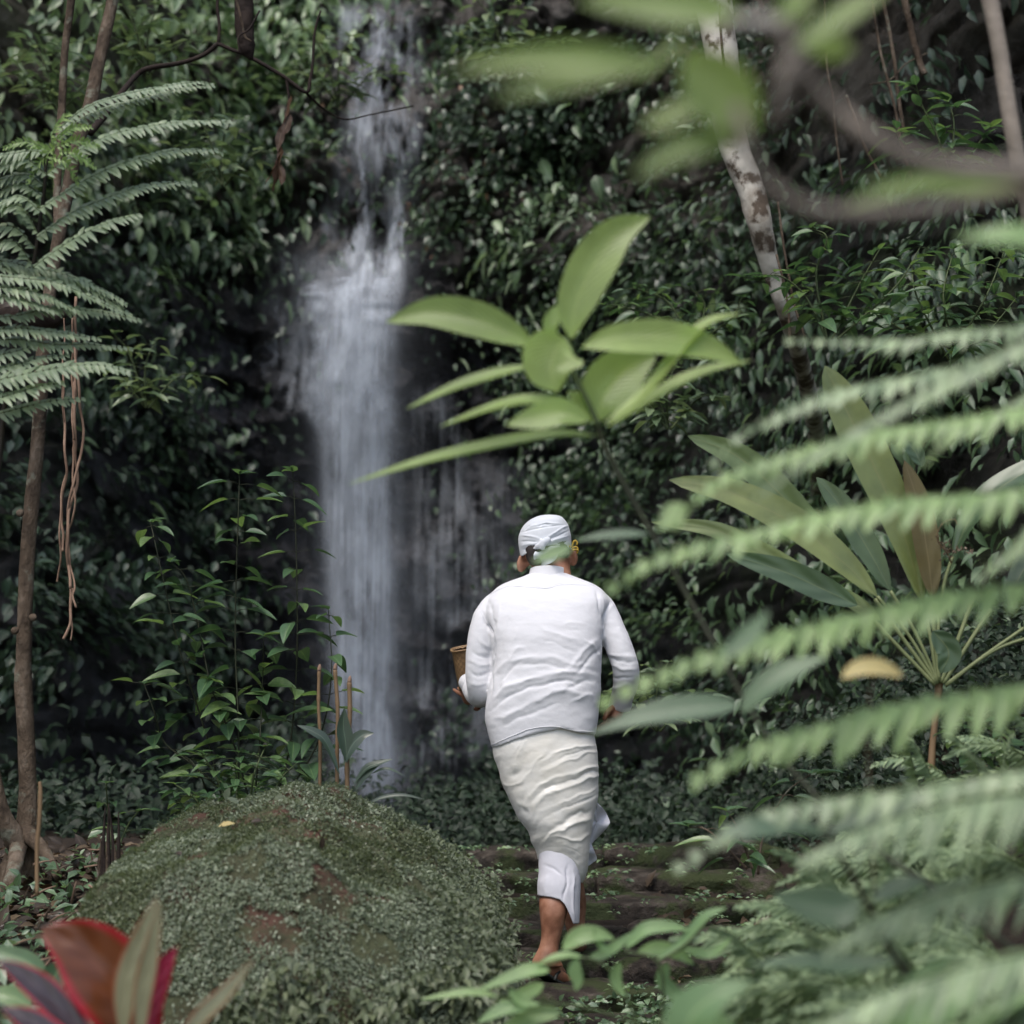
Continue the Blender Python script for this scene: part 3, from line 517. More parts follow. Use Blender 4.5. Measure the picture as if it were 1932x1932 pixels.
# ---------------------------------------------------------------- steps
st = thing('stone_staircase', (.35, 6.6, .82), 'worn mossy dark stone steps rising to the right of the boulder', 'steps')
STEPS = [(1600, 8.5, 868, 1470), (1647, 8.15, 880, 1480), (1694, 7.8, 900, 1480), (1745, 7.45, 880, 1480), (1800, 7.1, 880, 1500), (1861, 6.72, 860, 1520), (1930, 6.35, 700, 1560)]
random.seed(5)
def stone(x0, x1, yf, yb, z0, z1, seed):
    """slab with rounded uneven edges"""
    nx, ny, nz = max(6, int((x1-x0)/.025)), 12, 6
    bm = bmesh.new(); bmesh.ops.create_cube(bm, size=1)
    bmesh.ops.subdivide_edges(bm, edges=bm.edges[:], cuts=11, use_grid_fill=True); V = np.array([v.co[:] for v in bm.verts])
    Fc = [tuple(v.index for v in f.verts) for f in bm.faces]; bm.free()
    h = np.array([(x1-x0)/2, (yb-yf)/2, (z1-z0)/2]); r = .03
    Q = V*2*h; inner = np.clip(Q, -(h-r), h-r); d = Q-inner; l = np.linalg.norm(d, axis=1, keepdims=True); Q = np.where(l > 1e-6, inner + d/np.maximum(l, 1e-6)*np.minimum(l, r), Q)
    Q = Q + np.array([(x0+x1)/2, (yf+yb)/2, (z0+z1)/2]); k = fbm(Q[:, 0]*4, Q[:, 1]*6, Q[:, 2]*6, 4, seed)-.5; k2 = fbm(Q[:, 0]*14, Q[:, 1]*14, Q[:, 2]*14, 3, seed+3)-.5
    Q[:, 2] += .075*k + .03*k2; Q[:, 1] += .13*(fbm(Q[:, 0]*5, Q[:, 2]*7, 0, 4, seed+8)-.5) + .02*k2
    return Q, Fc
STEPZ = []
for i, (y, Y, xa, xb) in enumerate(STEPS):
    z = CAMZ + (1534-y)/F*Y; STEPZ.append((Y, z)); X0, X1 = (xa-966)/F*Y, (xb-966)/F*Y; n = random.choice((1, 2, 2)); cuts = [X0] + sorted(X0 + (X1-X0)*(j+random.uniform(-.2, .2))/n for j in range(1, n)) + [X1]
    for a, b in zip(cuts[:-1], cuts[1:]):
        dz, dy = random.uniform(-.012, .012), random.uniform(-.03, .03)
        V, Fc = stone(a+.002, b-.002, Y+dy, Y+.55, z-.17, z+dz, 100+i*7+int(a*50)); obj('stone', V, Fc, M['step'], st)
def step_top(Y):
    z = .85
    for Ys, zs in sorted(STEPZ):
        if Y >= Ys: z = zs
    return z
# small plants in the joints of the steps
def weeds(name, label, spots, mat, n=7, L=.04, W=.02, parent=None, seed=0, stuff=True):
    P, D, N = [], [], []; r = random.Random(seed)
    for (x, y, Y, k) in spots:
        b = px(x, y, Y)
        for j in range(n):
            a = r.uniform(0, 2*math.pi); P.append(tuple(b + Vector((r.uniform(-1, 1)*k, -.01 + r.uniform(-.5, .2)*k, r.uniform(-.3, .6)*k)))); D.append((math.cos(a), math.sin(a)-.3, r.uniform(-.3, .3))); N.append((r.uniform(-.4, .4), r.uniform(-.8, .1), 1))
    s = np.array([r.uniform(.6, 1.2) for _ in P])
    return scatter(name, mat, P, D, N, L*s, W*s, U=U_LOW, label=label, kind='stuff', parent=parent)
r = random.Random(3); sp = []
for _ in range(170):
    i = r.randrange(len(STEPS)); y, Y, xa, xb = STEPS[i]; x = r.choice((r.uniform(xa, 1010), r.uniform(1110, 1430), r.uniform(1110, 1430))); sp.append((x, y + r.choice((0, 0, r.uniform(4, 40))), Y-.03, r.uniform(.01, .035)))
weeds('step_weeds', 'tiny bright leaves rooted in the joints of the stone steps', sp, M['cliffleaf_light'], 6, .028, .016, seed=4)
# ---------------------------------------------------------------- low plants and litter in front
def ground_cover(name, label, n, box, mat, L, W, hgt, tone=(0, 1), seed=0, thr=.45):
    X = RNG.uniform(box[0], box[1], n*2); Y = RNG.uniform(box[2], box[3], n*2); k = fbm(X*4, Y*4, 0, 3, seed) > thr; X, Y = X[k][:n], Y[k][:n]; m = len(X)
    Z = np.maximum(groundZ(X, Y), 0) + hgt*RNG.random(m); D = nrm(RNG.normal(0, 1, (m, 3))*np.array([1, .8, .4]) + np.array([0, -.3, .15])); N = nrm(RNG.normal(0, .4, (m, 3)) + np.array([0, -.5, 1])); s = RNG.uniform(.5, 1.3, m)
    return scatter(name, mat, np.stack([X, Y, Z], 1), D, N, L*s, W*s, tone=np.clip(tone[0]+(tone[1]-tone[0])*RNG.random(m)**1.4, 0, 1), label=label, kind='stuff')
ground_cover('ground_cover', 'low creeping leaves on the ground below the steps', 6500, (-.1, 1.3, 4.9, 6.6), M['cliffleaf_light'], .03, .018, .12, (0, .8), 3, .42)
ground_cover('ground_cover', 'small green seedlings on the ground below the leaning tree', 1400, (-2.1, -.9, 4.6, 7.6), M['cliffleaf_light'], .05, .026, .16, (0, .7), 5, .5)
ground_cover('leaf_litter', 'fallen brown leaves on the soil below the leaning tree', 2200, (-2.4, -.8, 4.4, 8.2), M['litter'], .07, .035, .04, (0, 1), 6, .4)
ground_cover('leaf_litter', 'fallen brown leaves under the ferns on the right bank', 1500, (.5, 2.2, 4.4, 8.2), M['litter'], .06, .03, .05, (0, 1), 7, .4)
# ---------------------------------------------------------------- the man
def ring(xl, xr, y, Y, hd, n=40, e=2.3, ys=None, tw=0.):
    """closed superellipse ring given in the picture plane; hd = half depth in metres"""
    out = []
    for i in range(n):
        t = 2*math.pi*i/n; c, s = math.cos(t), math.sin(t); a = math.copysign(abs(c)**(2/e), c); b = math.copysign(abs(s)**(2/e), s)
        x = (xl+xr)/2 + (xr-xl)/2*a; yy = y if ys is None else ys(x, b)
        out.append(tuple(px(x, yy + tw*a, Y) + Vector((0, hd*b, 0))))
    return out
def loft(rows, n=40, sub=1, caps=True, e=2.3, ys=None):
    """rows: y, xl, xr, Y, hd"""
    Cc = cr(rows, (len(rows)-1)*sub+1) if sub > 1 else np.array(rows, float); V = []
    for y, a, b, Y, h in Cc: V += ring(a, b, y, Y, h, n, e)
    m = len(Cc); Fc = [(i*n+j, i*n+(j+1) % n, (i+1)*n+(j+1) % n, (i+1)*n+j) for i in range(m-1) for j in range(n)]
    if caps: Fc.append(tuple(range(n))[::-1]); Fc.append(tuple((m-1)*n+j for j in range(n)))
    return np.array(V), Fc
def sphere(c, r, seg=20, rings=12, rot=None):
    V = []; Fc = []; c = np.array(tuple(c)); r = np.array(r if np.ndim(r) else (r, r, r), float)
    for i in range(rings+1):
        a = math.pi*i/rings
        for j in range(seg):
            b = 2*math.pi*j/seg; v = np.array([math.sin(a)*math.cos(b), math.sin(a)*math.sin(b), math.cos(a)])*r
            if rot is not None: v = np.array(rot @ Vector(v))
            V.append(c+v)
    for i in range(rings):
        for j in range(seg): k = (j+1) % seg; Fc.append((i*seg+j, (i+1)*seg+j, (i+1)*seg+k, i*seg+k))
    return np.array(V), Fc
def remesh(parts, voxel, smooth=4, sfac=.5):
    V, Fc = join(*parts); me = bpy.data.meshes.new('tmp'); me.from_pydata([tuple(v) for v in V], [], Fc)
    bm = bmesh.new(); bm.from_mesh(me); bmesh.ops.remove_doubles(bm, verts=bm.verts, dist=1e-5); bmesh.ops.recalc_face_normals(bm, faces=bm.faces); bm.to_mesh(me); bm.free()
    o = bpy.data.objects.new('tmp', me); COL.objects.link(o); md = o.modifiers.new('r', 'REMESH'); md.mode = 'VOXEL'; md.voxel_size = voxel; md.adaptivity = 0
    if smooth: s = o.modifiers.new('s', 'SMOOTH'); s.factor = sfac; s.iterations = smooth
    dg = bpy.context.evaluated_depsgraph_get(); e = o.evaluated_get(dg).to_mesh()
    n = len(e.vertices); A = np.empty(n*3); e.vertices.foreach_get('co', A); A = A.reshape(-1, 3); nn = np.empty(n*3); e.vertex_normals.foreach_get('vector', nn); nn = nn.reshape(-1, 3)
    Fo = [tuple(p.vertices) for p in e.polygons]; bpy.data.objects.remove(o); bpy.data.meshes.remove(me); return A, nn, Fo
def seg_d(x, y, pl):
    """distance to a polyline and the position along it (0..1)"""
    pl = cr(pl, 24); best = np.full(x.shape, 1e9); tt = np.zeros(x.shape)
    for i in range(len(pl)-1):
        a, b = pl[i], pl[i+1]; ab = b-a; l = max(ab@ab, 1e-9); t = np.clip(((x-a[0])*ab[0]+(y-a[1])*ab[1])/l, 0, 1)
        d = np.hypot(x-a[0]-t*ab[0], y-a[1]-t*ab[1]); k = d < best; best = np.where(k, d, best); tt = np.where(k, (i+t)/(len(pl)-1), tt)
    return best, tt
def folds(A, nn, FL, back=True, warp=10., asym=False):
    """FL: (polyline px, width px, height m); ridge if > 0, valley if < 0; taper at both ends"""
    x, y = topx(A); w = sst(.15, -.35, nn[:, 1]) if back else 1.; h = np.zeros(len(A))
    x, y = x + warp*(fbm(x*.045, y*.045, 0, 2, 61)-.5), y + warp*(fbm(x*.045, y*.045, 5, 2, 62)-.5)
    for pl, wd, am in FL:
        d, t = seg_d(x, y, pl); h += am*.72*np.exp(-np.abs(d/(wd*.85))**1.5)*np.clip(1.25*fbm(x*.03, y*.03, len(pl), 2, 63)+.4, .3, 1.3)*(np.clip(t*1.8, 0, 1)*np.clip((1-t)*5 + .4, 0, 1) if asym else np.clip(np.minimum(t, 1-t)*4 + .12, 0, 1))
    return h*w
Z6 = lambda L: [(830+u*.2552, 945.9+v*.2552) for u, v in L]
Z7 = lambda L: [(880.5+u*.2866, 1358.4+v*.2866) for u, v in L]
YM = 7.0
man = thing('person', px(1045, 1862, 6.9), 'man seen from behind in white shirt, sarong and headcloth, climbing the steps with a basket', 'person')
# --- body: one continuous surface (legs, trunk, neck, head, arms, hands)
def fingers(cx, cy, Y, dirs, lens, r=7.5/1.0, curl=(0, .6), cd=(0, 1)):
    out = []
    for (bx, by, bY), (dx, dy, dY), l in zip(cx, dirs, lens):
        p = [(bx, by, bY), (bx+dx*l*.4, by+dy*l*.4, bY+dY*.4*l*.0018), (bx+dx*l*.72+curl[0]*l*.12, by+dy*l*.72+curl[1]*l*.12, bY+dY*.7*l*.0018+.012), (bx+dx*l*.9+curl[0]*l*.35, by+dy*l*.9+curl[1]*l*.35, bY+dY*l*.0018+.03)]
        out.append(ptube([(*q, rr) for q, rr in zip(p, (4.8, 4.6, 4.2, 3.4))], 12, 8))
    return out
parts = []
parts.append(loft([(1640, 1032, 1078, 6.95, .038), (1675, 1024, 1072, 6.935, .045), (1700, 1017, 1073, 6.92, .054), (1722, 1018, 1070, 6.91, .052), (1745, 1020, 1064, 6.905, .045), (1765, 1021, 1059, 6.90, .038), (1783, 1018, 1055, 6.895, .034), (1797, 1012, 1054, 6.89, .036), (1812, 1004, 1058, 6.885, .038), (1824, 1004, 1064, 6.885, .034)], 28, 3, e=2.1))
# foot: heel raised, toes down to the right and away
parts.append(ptube([(1014, 1816, 6.875, 13), (1028, 1826, 6.88, 14), (1044, 1836, 6.90, 13.5), (1058, 1844, 6.925, 12.5), (1068, 1850, 6.94, 11)], 16, 14))
parts.append(ptube([(1036, 1815, 6.93, 13), (1052, 1830, 6.97, 12), (1062, 1843, 7.0, 10)], 12, 12))
for k, (dx, Y) in enumerate(((0, 6.925), (3, 6.95), (5, 6.975), (6, 7.0), (5, 7.02))):
    parts.append(ptube([(1062+dx, 1846+k*-1.0, Y, 5.5-.3*k), (1070+dx, 1850-k, Y+.008, 5.2-.4*k), (1076+dx, 1855-k, Y+.012, 4-.4*k)], 8, 8))
# other leg, a step higher, in the shade
parts.append(loft([(1640, 1062, 1096, 7.14, .045), (1700, 1060, 1106, 7.22, .05), (1735, 1064, 1104, 7.23, .045), (1760, 1070, 1106, 7.24, .035), (1780, 1072, 1108, 7.24, .035)], 24, 3, e=2.1))
parts.append(ptube([(1080, 1778, 7.2, 13), (1090, 1786, 7.26, 13), (1096, 1786, 7.36, 11), (1098, 1784, 7.42, 8)], 14, 12))
# trunk, thighs inside the cloth
parts.append(loft([(1125, 965, 1105, 7.11, .05), (1160, 945, 1115, 7.08, .07), (1250, 950, 1112, 7.04, .08), (1400, 955, 1100, 7.01, .075), (1480, 980, 1102, 7.0, .06), (1560, 1012, 1092, 6.98, .05), (1650, 1032, 1078, 6.96, .038)], 28, 2))
parts.append(loft([(1480, 1050, 1100, 7.06, .05), (1560, 1060, 1098, 7.08, .05), (1600, 1064, 1092, 7.09, .05), (1660, 1064, 1100, 7.15, .045)], 24, 2))
# neck and head
parts.append(loft([(1128, 985, 1085, 7.11, .06), (1100, 1000, 1080, 7.12, .055), (1080, 1003, 1077, 7.14, .055), (1062, 1001, 1075, 7.16, .06), (1048, 992, 1073, 7.18, .08), (1030, 988, 1072, 7.19, .09), (1012, 988, 1071, 7.2, .092), (996, 995, 1066, 7.2, .08), (985, 1008, 1056, 7.2, .05)], 32, 3, e=2.1))
hc = px(1032, 1050, 7.27); parts.append(sphere(hc, (.052, .055, .06)))                                  # jaw and chin
parts.append(sphere(px(1032, 1046, 7.335), (.014, .02, .024))); parts.append(sphere(px(1032, 1036, 7.315), (.009, .015, .022)))   # nose
for s in (-1, 1): parts.append(sphere(px(1032 + s*19, 1032, 7.29), (.02, .016, .008)))                   # brow ridge
parts.append(sphere(px(1032, 1062, 7.312), (.024, .012, .008)))                                          # lips
# ears: a disc with a rim, seen from behind
for ex, ey, s in ((985, 1063, -1), (1080, 1051, 1)):
    c = px(ex, ey, 7.17); rot = Matrix.Rotation(R(s*50), 3, 'Z') @ Matrix.Rotation(R(s*-10), 3, 'Y')
    parts.append(sphere(c, (.008, .022, .034), 16, 12, rot))
    pts = [Vector(c) + rot @ Vector((.003*s, .017*math.cos(a), .030*math.sin(a))) for a in np.linspace(-1.2, 4.2, 14)]
    parts.append(tube(pts, [.0045]*14, 8)); parts.append(ptube([(ex - s*-2, ey+2, 7.17, 5), (ex - s*12, ey-1, 7.18, 8)], 5, 8))
# arms under the sleeves
parts.append(ptube([(950, 1145, 7.09, 14), (920, 1185, 7.07, 14), (906, 1245, 7.065, 13), (908, 1292, 7.085, 13), (897, 1300, 7.17, 12), (886, 1291, 7.27, 12), (884, 1288, 7.33, 12)], 30, 14))
parts.append(ptube([(1115, 1145, 7.09, 14), (1152, 1185, 7.075, 14), (1168, 1245, 7.06, 14), (1176, 1285, 7.08, 13), (1172, 1315, 7.12, 12), (1168, 1330, 7.14, 11.5)], 30, 14))
# left hand cupped under the basket
parts.append(ptube([(884, 1290, 7.33, 13), (886, 1304, 7.37, 15), (886, 1318, 7.4, 14), (888, 1324, 7.41, 11)], 12, 12))
parts += fingers([(878+5*k, 1314-1.0*k, 7.375+.018*k) for k in range(4)], None, None, [(-.5+.5*k/3, -.25, .6) for k in range(4)], (34, 38, 36, 28), curl=(-.6, -.5))
parts.append(ptube([(896, 1312, 7.38, 6), (903, 1326, 7.39, 6.5), (902, 1336, 7.4, 5.5), (895, 1338, 7.41, 4.5)], 10, 8))
# right hand hanging, fingers curled
parts.append(ptube([(1168, 1326, 7.14, 11.5), (1165, 1338, 7.14, 13), (1160, 1350, 7.135, 14), (1156, 1358, 7.13, 12)], 12, 14))
parts += fingers([(1168-7*k, 1352+2*k, 7.12+.012*k) for k in range(4)], None, None, [(-.55-.1*k, .8, .3) for k in range(4)], (32, 36, 33, 26), curl=(-.8, -.3))
parts.append(ptube([(1158, 1334, 7.12, 6), (1148, 1342, 7.10, 6.3), (1142, 1352, 7.09, 5.5), (1140, 1361, 7.09, 4.2)], 10, 8))
A, nn, Fo = remesh(parts, .0042, 6, .5)
obj('body', A, Fo, M['skin'], man)
# hair below the headcloth
hv = loft([(1066, 1001, 1022, 7.10, .018), (1056, 994, 1024, 7.115, .03), (1040, 990, 1030, 7.13, .05), (1022, 990, 1040, 7.15, .06)], 24, 3)
hv2 = loft([(1052, 1030, 1072, 7.13, .02), (1046, 1024, 1074, 7.13, .035), (1036, 1010, 1073, 7.14, .06), (1020, 1000, 1072, 7.15, .065)], 24, 3)
A, nn, Fo = remesh([hv, hv2], .004, 5); A += nn*(.002*(fbm(A[:, 0]*160, A[:, 1]*160, A[:, 2]*60, 2, 4)-.5))[:, None]
obj('hair', A, Fo, M['hair'], man)
# --- shirt
torso = loft([(1082, 1000, 1066, 7.125, .055), (1092, 975, 1092, 7.12, .07), (1102, 950, 1120, 7.11, .09), (1116, 930, 1140, 7.10, .105), (1135, 918, 1150, 7.08, .12), (1160, 916, 1144, 7.06, .13), (1190, 922, 1139, 7.04, .135), (1230, 928, 1136, 7.02, .135), (1270, 927, 1134, 7.01, .135), (1310, 919, 1133, 7.0, .135), (1350, 915, 1130, 7.0, .135), (1385, 919, 1128, 6.995, .13), (1420, 928, 1124, 6.99, .125)], 72, 3)
TV, TF = torso
# curved tail: shift the lowest rings to the hem line
tx, ty = topx(TV); hem = np.interp(tx, [905, 928, 945, 965, 985, 1000, 1020, 1040, 1060, 1080, 1100, 1125, 1140], [1414, 1413, 1408, 1401, 1393, 1387, 1378, 1374, 1376, 1382, 1387, 1388, 1390])
k = sst(1300, 1420, ty); tyn = ty + k*(hem-1420)
for i in range(len(TV)):
    if k[i] > 0: d = (tyn[i]-ty[i])*TV[i][1]/F; TV[i][2] -= d
slL = ptube([(954, 1135, 7.10, 25), (934, 1147, 7.09, 28), (917, 1172, 7.075, 26.5), (909, 1205, 7.065, 27), (904, 1240, 7.06, 25), (904, 1275, 7.06, 26), (908, 1302, 7.075, 27), (905, 1312, 7.12, 25), (896, 1306, 7.2, 21), (889, 1298, 7.28, 18), (887, 1294, 7.33, 17)], 60, 28)
cufL = ptube([(892, 1292, 7.235, 18.5), (886, 1289, 7.27, 19), (884, 1287, 7.30, 18.5)], 8, 24)
slR = ptube([(1108, 1130, 7.10, 28), (1131, 1146, 7.09, 28), (1147, 1172, 7.075, 26), (1161, 1205, 7.06, 25.5), (1173, 1235, 7.05, 26), (1181, 1262, 7.055, 26), (1181, 1288, 7.08, 24.5), (1176, 1308, 7.11, 22.5), (1170, 1326, 7.135, 21), (1168, 1334, 7.14, 20)], 60, 28)
cufR = ptube([(1172, 1322, 7.135, 22), (1169, 1334, 7.145, 22), (1168, 1340, 7.148, 20.5)], 8, 24)
A, nn, Fo = remesh([(TV, TF), slL, cufL, slR, cufR], .005, 5, .5)
SF = [
 (Z6([(350, 1500), (500, 1370), (700, 1310), (950, 1250), (1150, 1290)]), 6, .012), (Z6([(360, 1560), (520, 1430), (720, 1370), (960, 1320), (1120, 1370)]), 4, -.011),
 (Z6([(380, 1420), (430, 1260), (560, 1110), (640, 1080)]), 5, .010), (Z6([(410, 1430), (480, 1290), (600, 1170)]), 4, -.009),
 (Z6([(380, 1640), (540, 1560), (700, 1480), (900, 1390), (1100, 1440)]), 6, .010), (Z6([(420, 1690), (600, 1590), (760, 1530), (930, 1480)]), 4, -.007),
 (Z6([(440, 1240), (560, 1170), (780, 1150), (1000, 1200), (1150, 1230)]), 6, .008), (Z6([(560, 1210), (760, 1200), (980, 1250)]), 4, -.008),
 (Z6([(940, 1240), (1050, 1120), (1180, 1000)]), 5, .008), (Z6([(1000, 1280), (1110, 1160), (1190, 1080)]), 4, -.009), (Z6([(1030, 1000), (1130, 1080), (1190, 1160)]), 4, .008),
 (Z6([(900, 1420), (1040, 1330), (1150, 1330)]), 4, -.010), (Z6([(950, 1490), (1080, 1440), (1150, 1450)]), 4, .008),
 (Z6([(1160, 640), (1175, 760), (1210, 880)]), 2.5, -.010), (Z6([(1190, 680), (1210, 780), (1225, 860)]), 2.5, .006),
 (Z6([(350, 740), (400, 860), (405, 960)]), 4, -.006), (Z6([(440, 760), (430, 900), (420, 1050)]), 4, .006), (Z6([(520, 790), (480, 950), (440, 1100)]), 4, -.005), (Z6([(600, 900), (540, 1050), (470, 1180)]), 5, .005),
 (Z6([(700, 900), (800, 960), (950, 1010), (1100, 1080)]), 5, .005), (Z6([(740, 1010), (860, 1050), (1050, 1130)]), 4, -.004), (Z6([(900, 900), (1010, 900), (1160, 960)]), 4, .004), (Z6([(1060, 760), (1130, 860), (1190, 980)]), 5, .005),
 (Z6([(300, 820), (360, 920), (410, 1000)]), 3, -.008), (Z6([(290, 1000), (340, 1060), (400, 1100)]), 3.5, .006), (Z6([(230, 1110), (300, 1150), (390, 1140)]), 3.5, -.008), (Z6([(220, 1180), (300, 1210), (390, 1200)]), 4, .008), (Z6([(210, 1250), (290, 1290), (380, 1270)]), 3.5, -.009), (Z6([(220, 1330), (290, 1350), (370, 1330)]), 4, .008),
 (Z6([(1290, 760), (1230, 860), (1215, 1000)]), 3, .006), (Z6([(1230, 1120), (1330, 1150), (1460, 1140)]), 3.5, .008), (Z6([(1230, 1160), (1340, 1190), (1470, 1180)]), 3, -.010), (Z6([(1250, 1220), (1350, 1240), (1460, 1230)]), 3.5, .008), (Z6([(1250, 1290), (1330, 1310), (1440, 1290)]), 3, -.008), (Z6([(1240, 1370), (1320, 1380), (1420, 1350)]), 3, .006), (Z6([(1310, 900), (1360, 1000), (1430, 1090)]), 4, .004),
 (Z6([(350, 700), (430, 650), (520, 622), (660, 632), (800, 640), (900, 612), (1150, 615)]), 1.3, -.0035), (Z6([(350, 690), (430, 641), (520, 613), (660, 622), (800, 630), (900, 602), (1150, 606)]), 1.5, .002),
 (Z6([(285, 800), (330, 870), (395, 960), (412, 1060), (400, 1200), (375, 1400), (340, 1520)]), 2.6, -.016), (Z6([(1290, 690), (1250, 790), (1213, 880), (1206, 1000), (1205, 1130), (1190, 1200)]), 2.6, -.016),
 (Z6([(352, 1822), (430, 1797), (560, 1742), (650, 1700), (760, 1683), (880, 1680), (980, 1712), (1100, 1722)]), 1.6, -.003)]
h = folds(A, nn, SF)*.62
cn = fbm(A[:, 0]*9 + A[:, 2]*6, A[:, 2]*22, A[:, 1]*9, 4, 91)-.5; cn2 = fbm(A[:, 0]*26, A[:, 2]*30, A[:, 1]*20, 3, 95)-.5
A = A + nn*(h + .007*cn + .0012*cn2)[:, None]
sh = obj('shirt', A, Fo, M['shirt'], man)
ax_, ay_ = topx(A); bk_ = nn[:, 1] < -.05
def seam(name, pl, rad=.0013, n=46, lift=.0002):
    P = []
    for x, y in cr(pl, n):
        d = np.where(bk_, np.hypot(ax_-x, ay_-y), 1e9); i = np.argsort(d)[:5]; P.append(A[i].mean(0) + nn[i].mean(0)*lift)
    P = np.array(P); P[1:-1] = (P[:-2] + P[1:-1]*2 + P[2:])/4; V, F2 = tube(P, [rad]*n, 6); obj(name, V, F2, M['shirt'], sh)
seam('yoke_seam', Z6([(370, 690), (430, 655), (520, 626), (660, 636), (800, 642), (900, 618), (1140, 622)]))
seam('armhole_seam', Z6([(300, 810), (335, 880), (392, 970), (408, 1060), (400, 1180)])); seam('armhole_seam', Z6([(1275, 710), (1248, 790), (1216, 880), (1210, 990)]))
seam('hem', Z6([(362, 1805), (430, 1780), (560, 1726), (650, 1686), (760, 1668), (880, 1664), (980, 1690), (1100, 1702), (1150, 1702)]), .0018)
# collar stand
V = []; Y0 = 7.125; n = 40
for i, (dy, f) in enumerate(((12, 1.16), (4, 1.07), (0, 1.03), (-9, .97), (-10.5, .96), (-10, .90), (0, .93))):
    for j in range(n):
        a = 2*math.pi*j/n; x = 1033 + 34*f*math.cos(a); p = px(x, 1084 + dy - 3*abs(math.sin(a))*(math.sin(a) < 0), Y0); V.append(tuple(p + Vector((0, .062*f*math.sin(a), 0))))
Fc = [(i*n+j, i*n+(j+1) % n, (i+1)*n+(j+1) % n, (i+1)*n+j) for i in range(6) for j in range(n)]
obj('collar', V, Fc, M['shirt'], man)
# --- sarong: gathered diagonally, dense ring grid with folds
def cloth_loft(name, rows, mat, FL, n=220, sub=14, ysf=None, amp=.004, seed=0, e=2.2, warp=11., fs_=1.):
    Cc = cr(rows, (len(rows)-1)*sub+1); V = []
    for y, a, b, Y, h in Cc: V += ring(a, b, y, Y, h, n, e)
    V = np.array(V); m = len(Cc); G = V.reshape(m, n, 3)
    if ysf is not None:
        x, y = topx(V); ny = ysf(x, y, np.repeat(np.linspace(0, 1, m), n)); V[:, 2] -= (ny-y)*V[:, 1]/F
        G = V.reshape(m, n, 3)
    dt = np.roll(G, -1, 1) - np.roll(G, 1, 1); dz = np.gradient(G, axis=0); nn = nrm(np.cross(dt, dz)).reshape(-1, 3)
    c = G.mean(1, keepdims=True); sgn = np.sign(np.sum(nn.reshape(m, n, 3)*(G-c), -1).mean()); nn = nn*sgn
    h = folds(V, nn, FL, warp=warp, asym=name == 'sarong')*fs_
    V = V + nn*(h + amp*(fbm(V[:, 0]*12 + V[:, 2]*8, V[:, 2]*26 - V[:, 0]*12, V[:, 1]*9, 4, seed)-.5))[:, None]
    Fc = [(i*n+j, i*n+(j+1) % n, (i+1)*n+(j+1) % n, (i+1)*n+j) for i in range(m-1) for j in range(n)]
    # turned-in lower edge
    b = V[-n:]; cc = b.mean(0); k = len(V); V = np.vstack([V, b + (cc-b)*.06, b + (cc-b)*.07 + np.array([0, 0, .03])])
    for q in range(2): Fc += [((m-1+q)*n+j, (m-1+q)*n+(j+1) % n, (m+q)*n+(j+1) % n, (m+q)*n+j) for j in range(n)]
    return obj(name, V, Fc, mat, man)
GF = [
 (Z7([(400, 370), (470, 290), (560, 235), (720, 175), (850, 165)]), 4.5, .014), (Z7([(410, 400), (480, 320), (600, 262), (740, 205), (855, 195)]), 3, -.012),
 (Z7([(430, 430), (500, 350), (600, 300), (740, 240), (865, 215)]), 4, .012), (Z7([(400, 520), (440, 420), (560, 350), (720, 290), (870, 255)]), 3, -.012),
 (Z7([(385, 600), (430, 480), (540, 400), (700, 340), (870, 290)]), 4.5, .014), (Z7([(390, 650), (440, 530), (560, 440), (720, 370), (870, 330)]), 3, -.012),
 (Z7([(395, 690), (460, 560), (580, 470), (740, 410), (875, 370)]), 4, .013), (Z7([(410, 720), (480, 600), (620, 500), (760, 440), (875, 400)]), 3, -.011),
 (Z7([(420, 740), (500, 620), (640, 530), (770, 480), (870, 440)]), 4, .012), (Z7([(430, 765), (520, 650), (660, 570), (780, 520), (860, 485)]), 3, -.012),
 (Z7([(440, 790), (540, 690), (660, 610), (780, 560), (840, 540)]), 4, .012), (Z7([(460, 810), (560, 720), (680, 650), (800, 600)]), 3, -.012),
 (Z7([(480, 820), (580, 740), (700, 680), (800, 650)]), 3.5, .012), (Z7([(500, 830), (560, 780), (620, 800), (700, 830), (790, 790)]), 3, -.012), (Z7([(540, 790), (640, 760), (720, 800), (800, 760)]), 3, .010),
 (Z7([(250, 200), (225, 300), (235, 400), (300, 432), (370, 400), (440, 290), (520, 200)]), 2.2, .008), (Z7([(280, 250), (290, 340), (350, 330), (400, 220)]), 11, -.016), (Z7([(330, 260), (350, 200), (400, 120)]), 2.5, .008), (Z7([(270, 280), (310, 210), (350, 140)]), 2.5, .006),
 (Z7([(300, 460), (340, 540), (400, 560)]), 5, .006), (Z7([(380, 440), (370, 540), (380, 620)]), 4, -.008), (Z7([(330, 600), (370, 680), (400, 760)]), 3, .005)]
_q = random.Random(2)
GF = [(pl, w*f, a*min(f, 1.25)) if i < 15 else (pl, w, a) for i, (pl, w, a) in enumerate(GF) for f in [_q.choice((.55, .8, 1.1, 1.6))] if not (i < 15 and i in (3, 7, 10, 13))]
def sar_hem(x, y, t):
    hm = np.interp(x, [1000, 1015, 1040, 1060, 1080, 1100, 1120], [1632, 1622, 1620, 1628, 1642, 1668, 1672]); return y + sst(.55, 1, t)*(hm-1650)
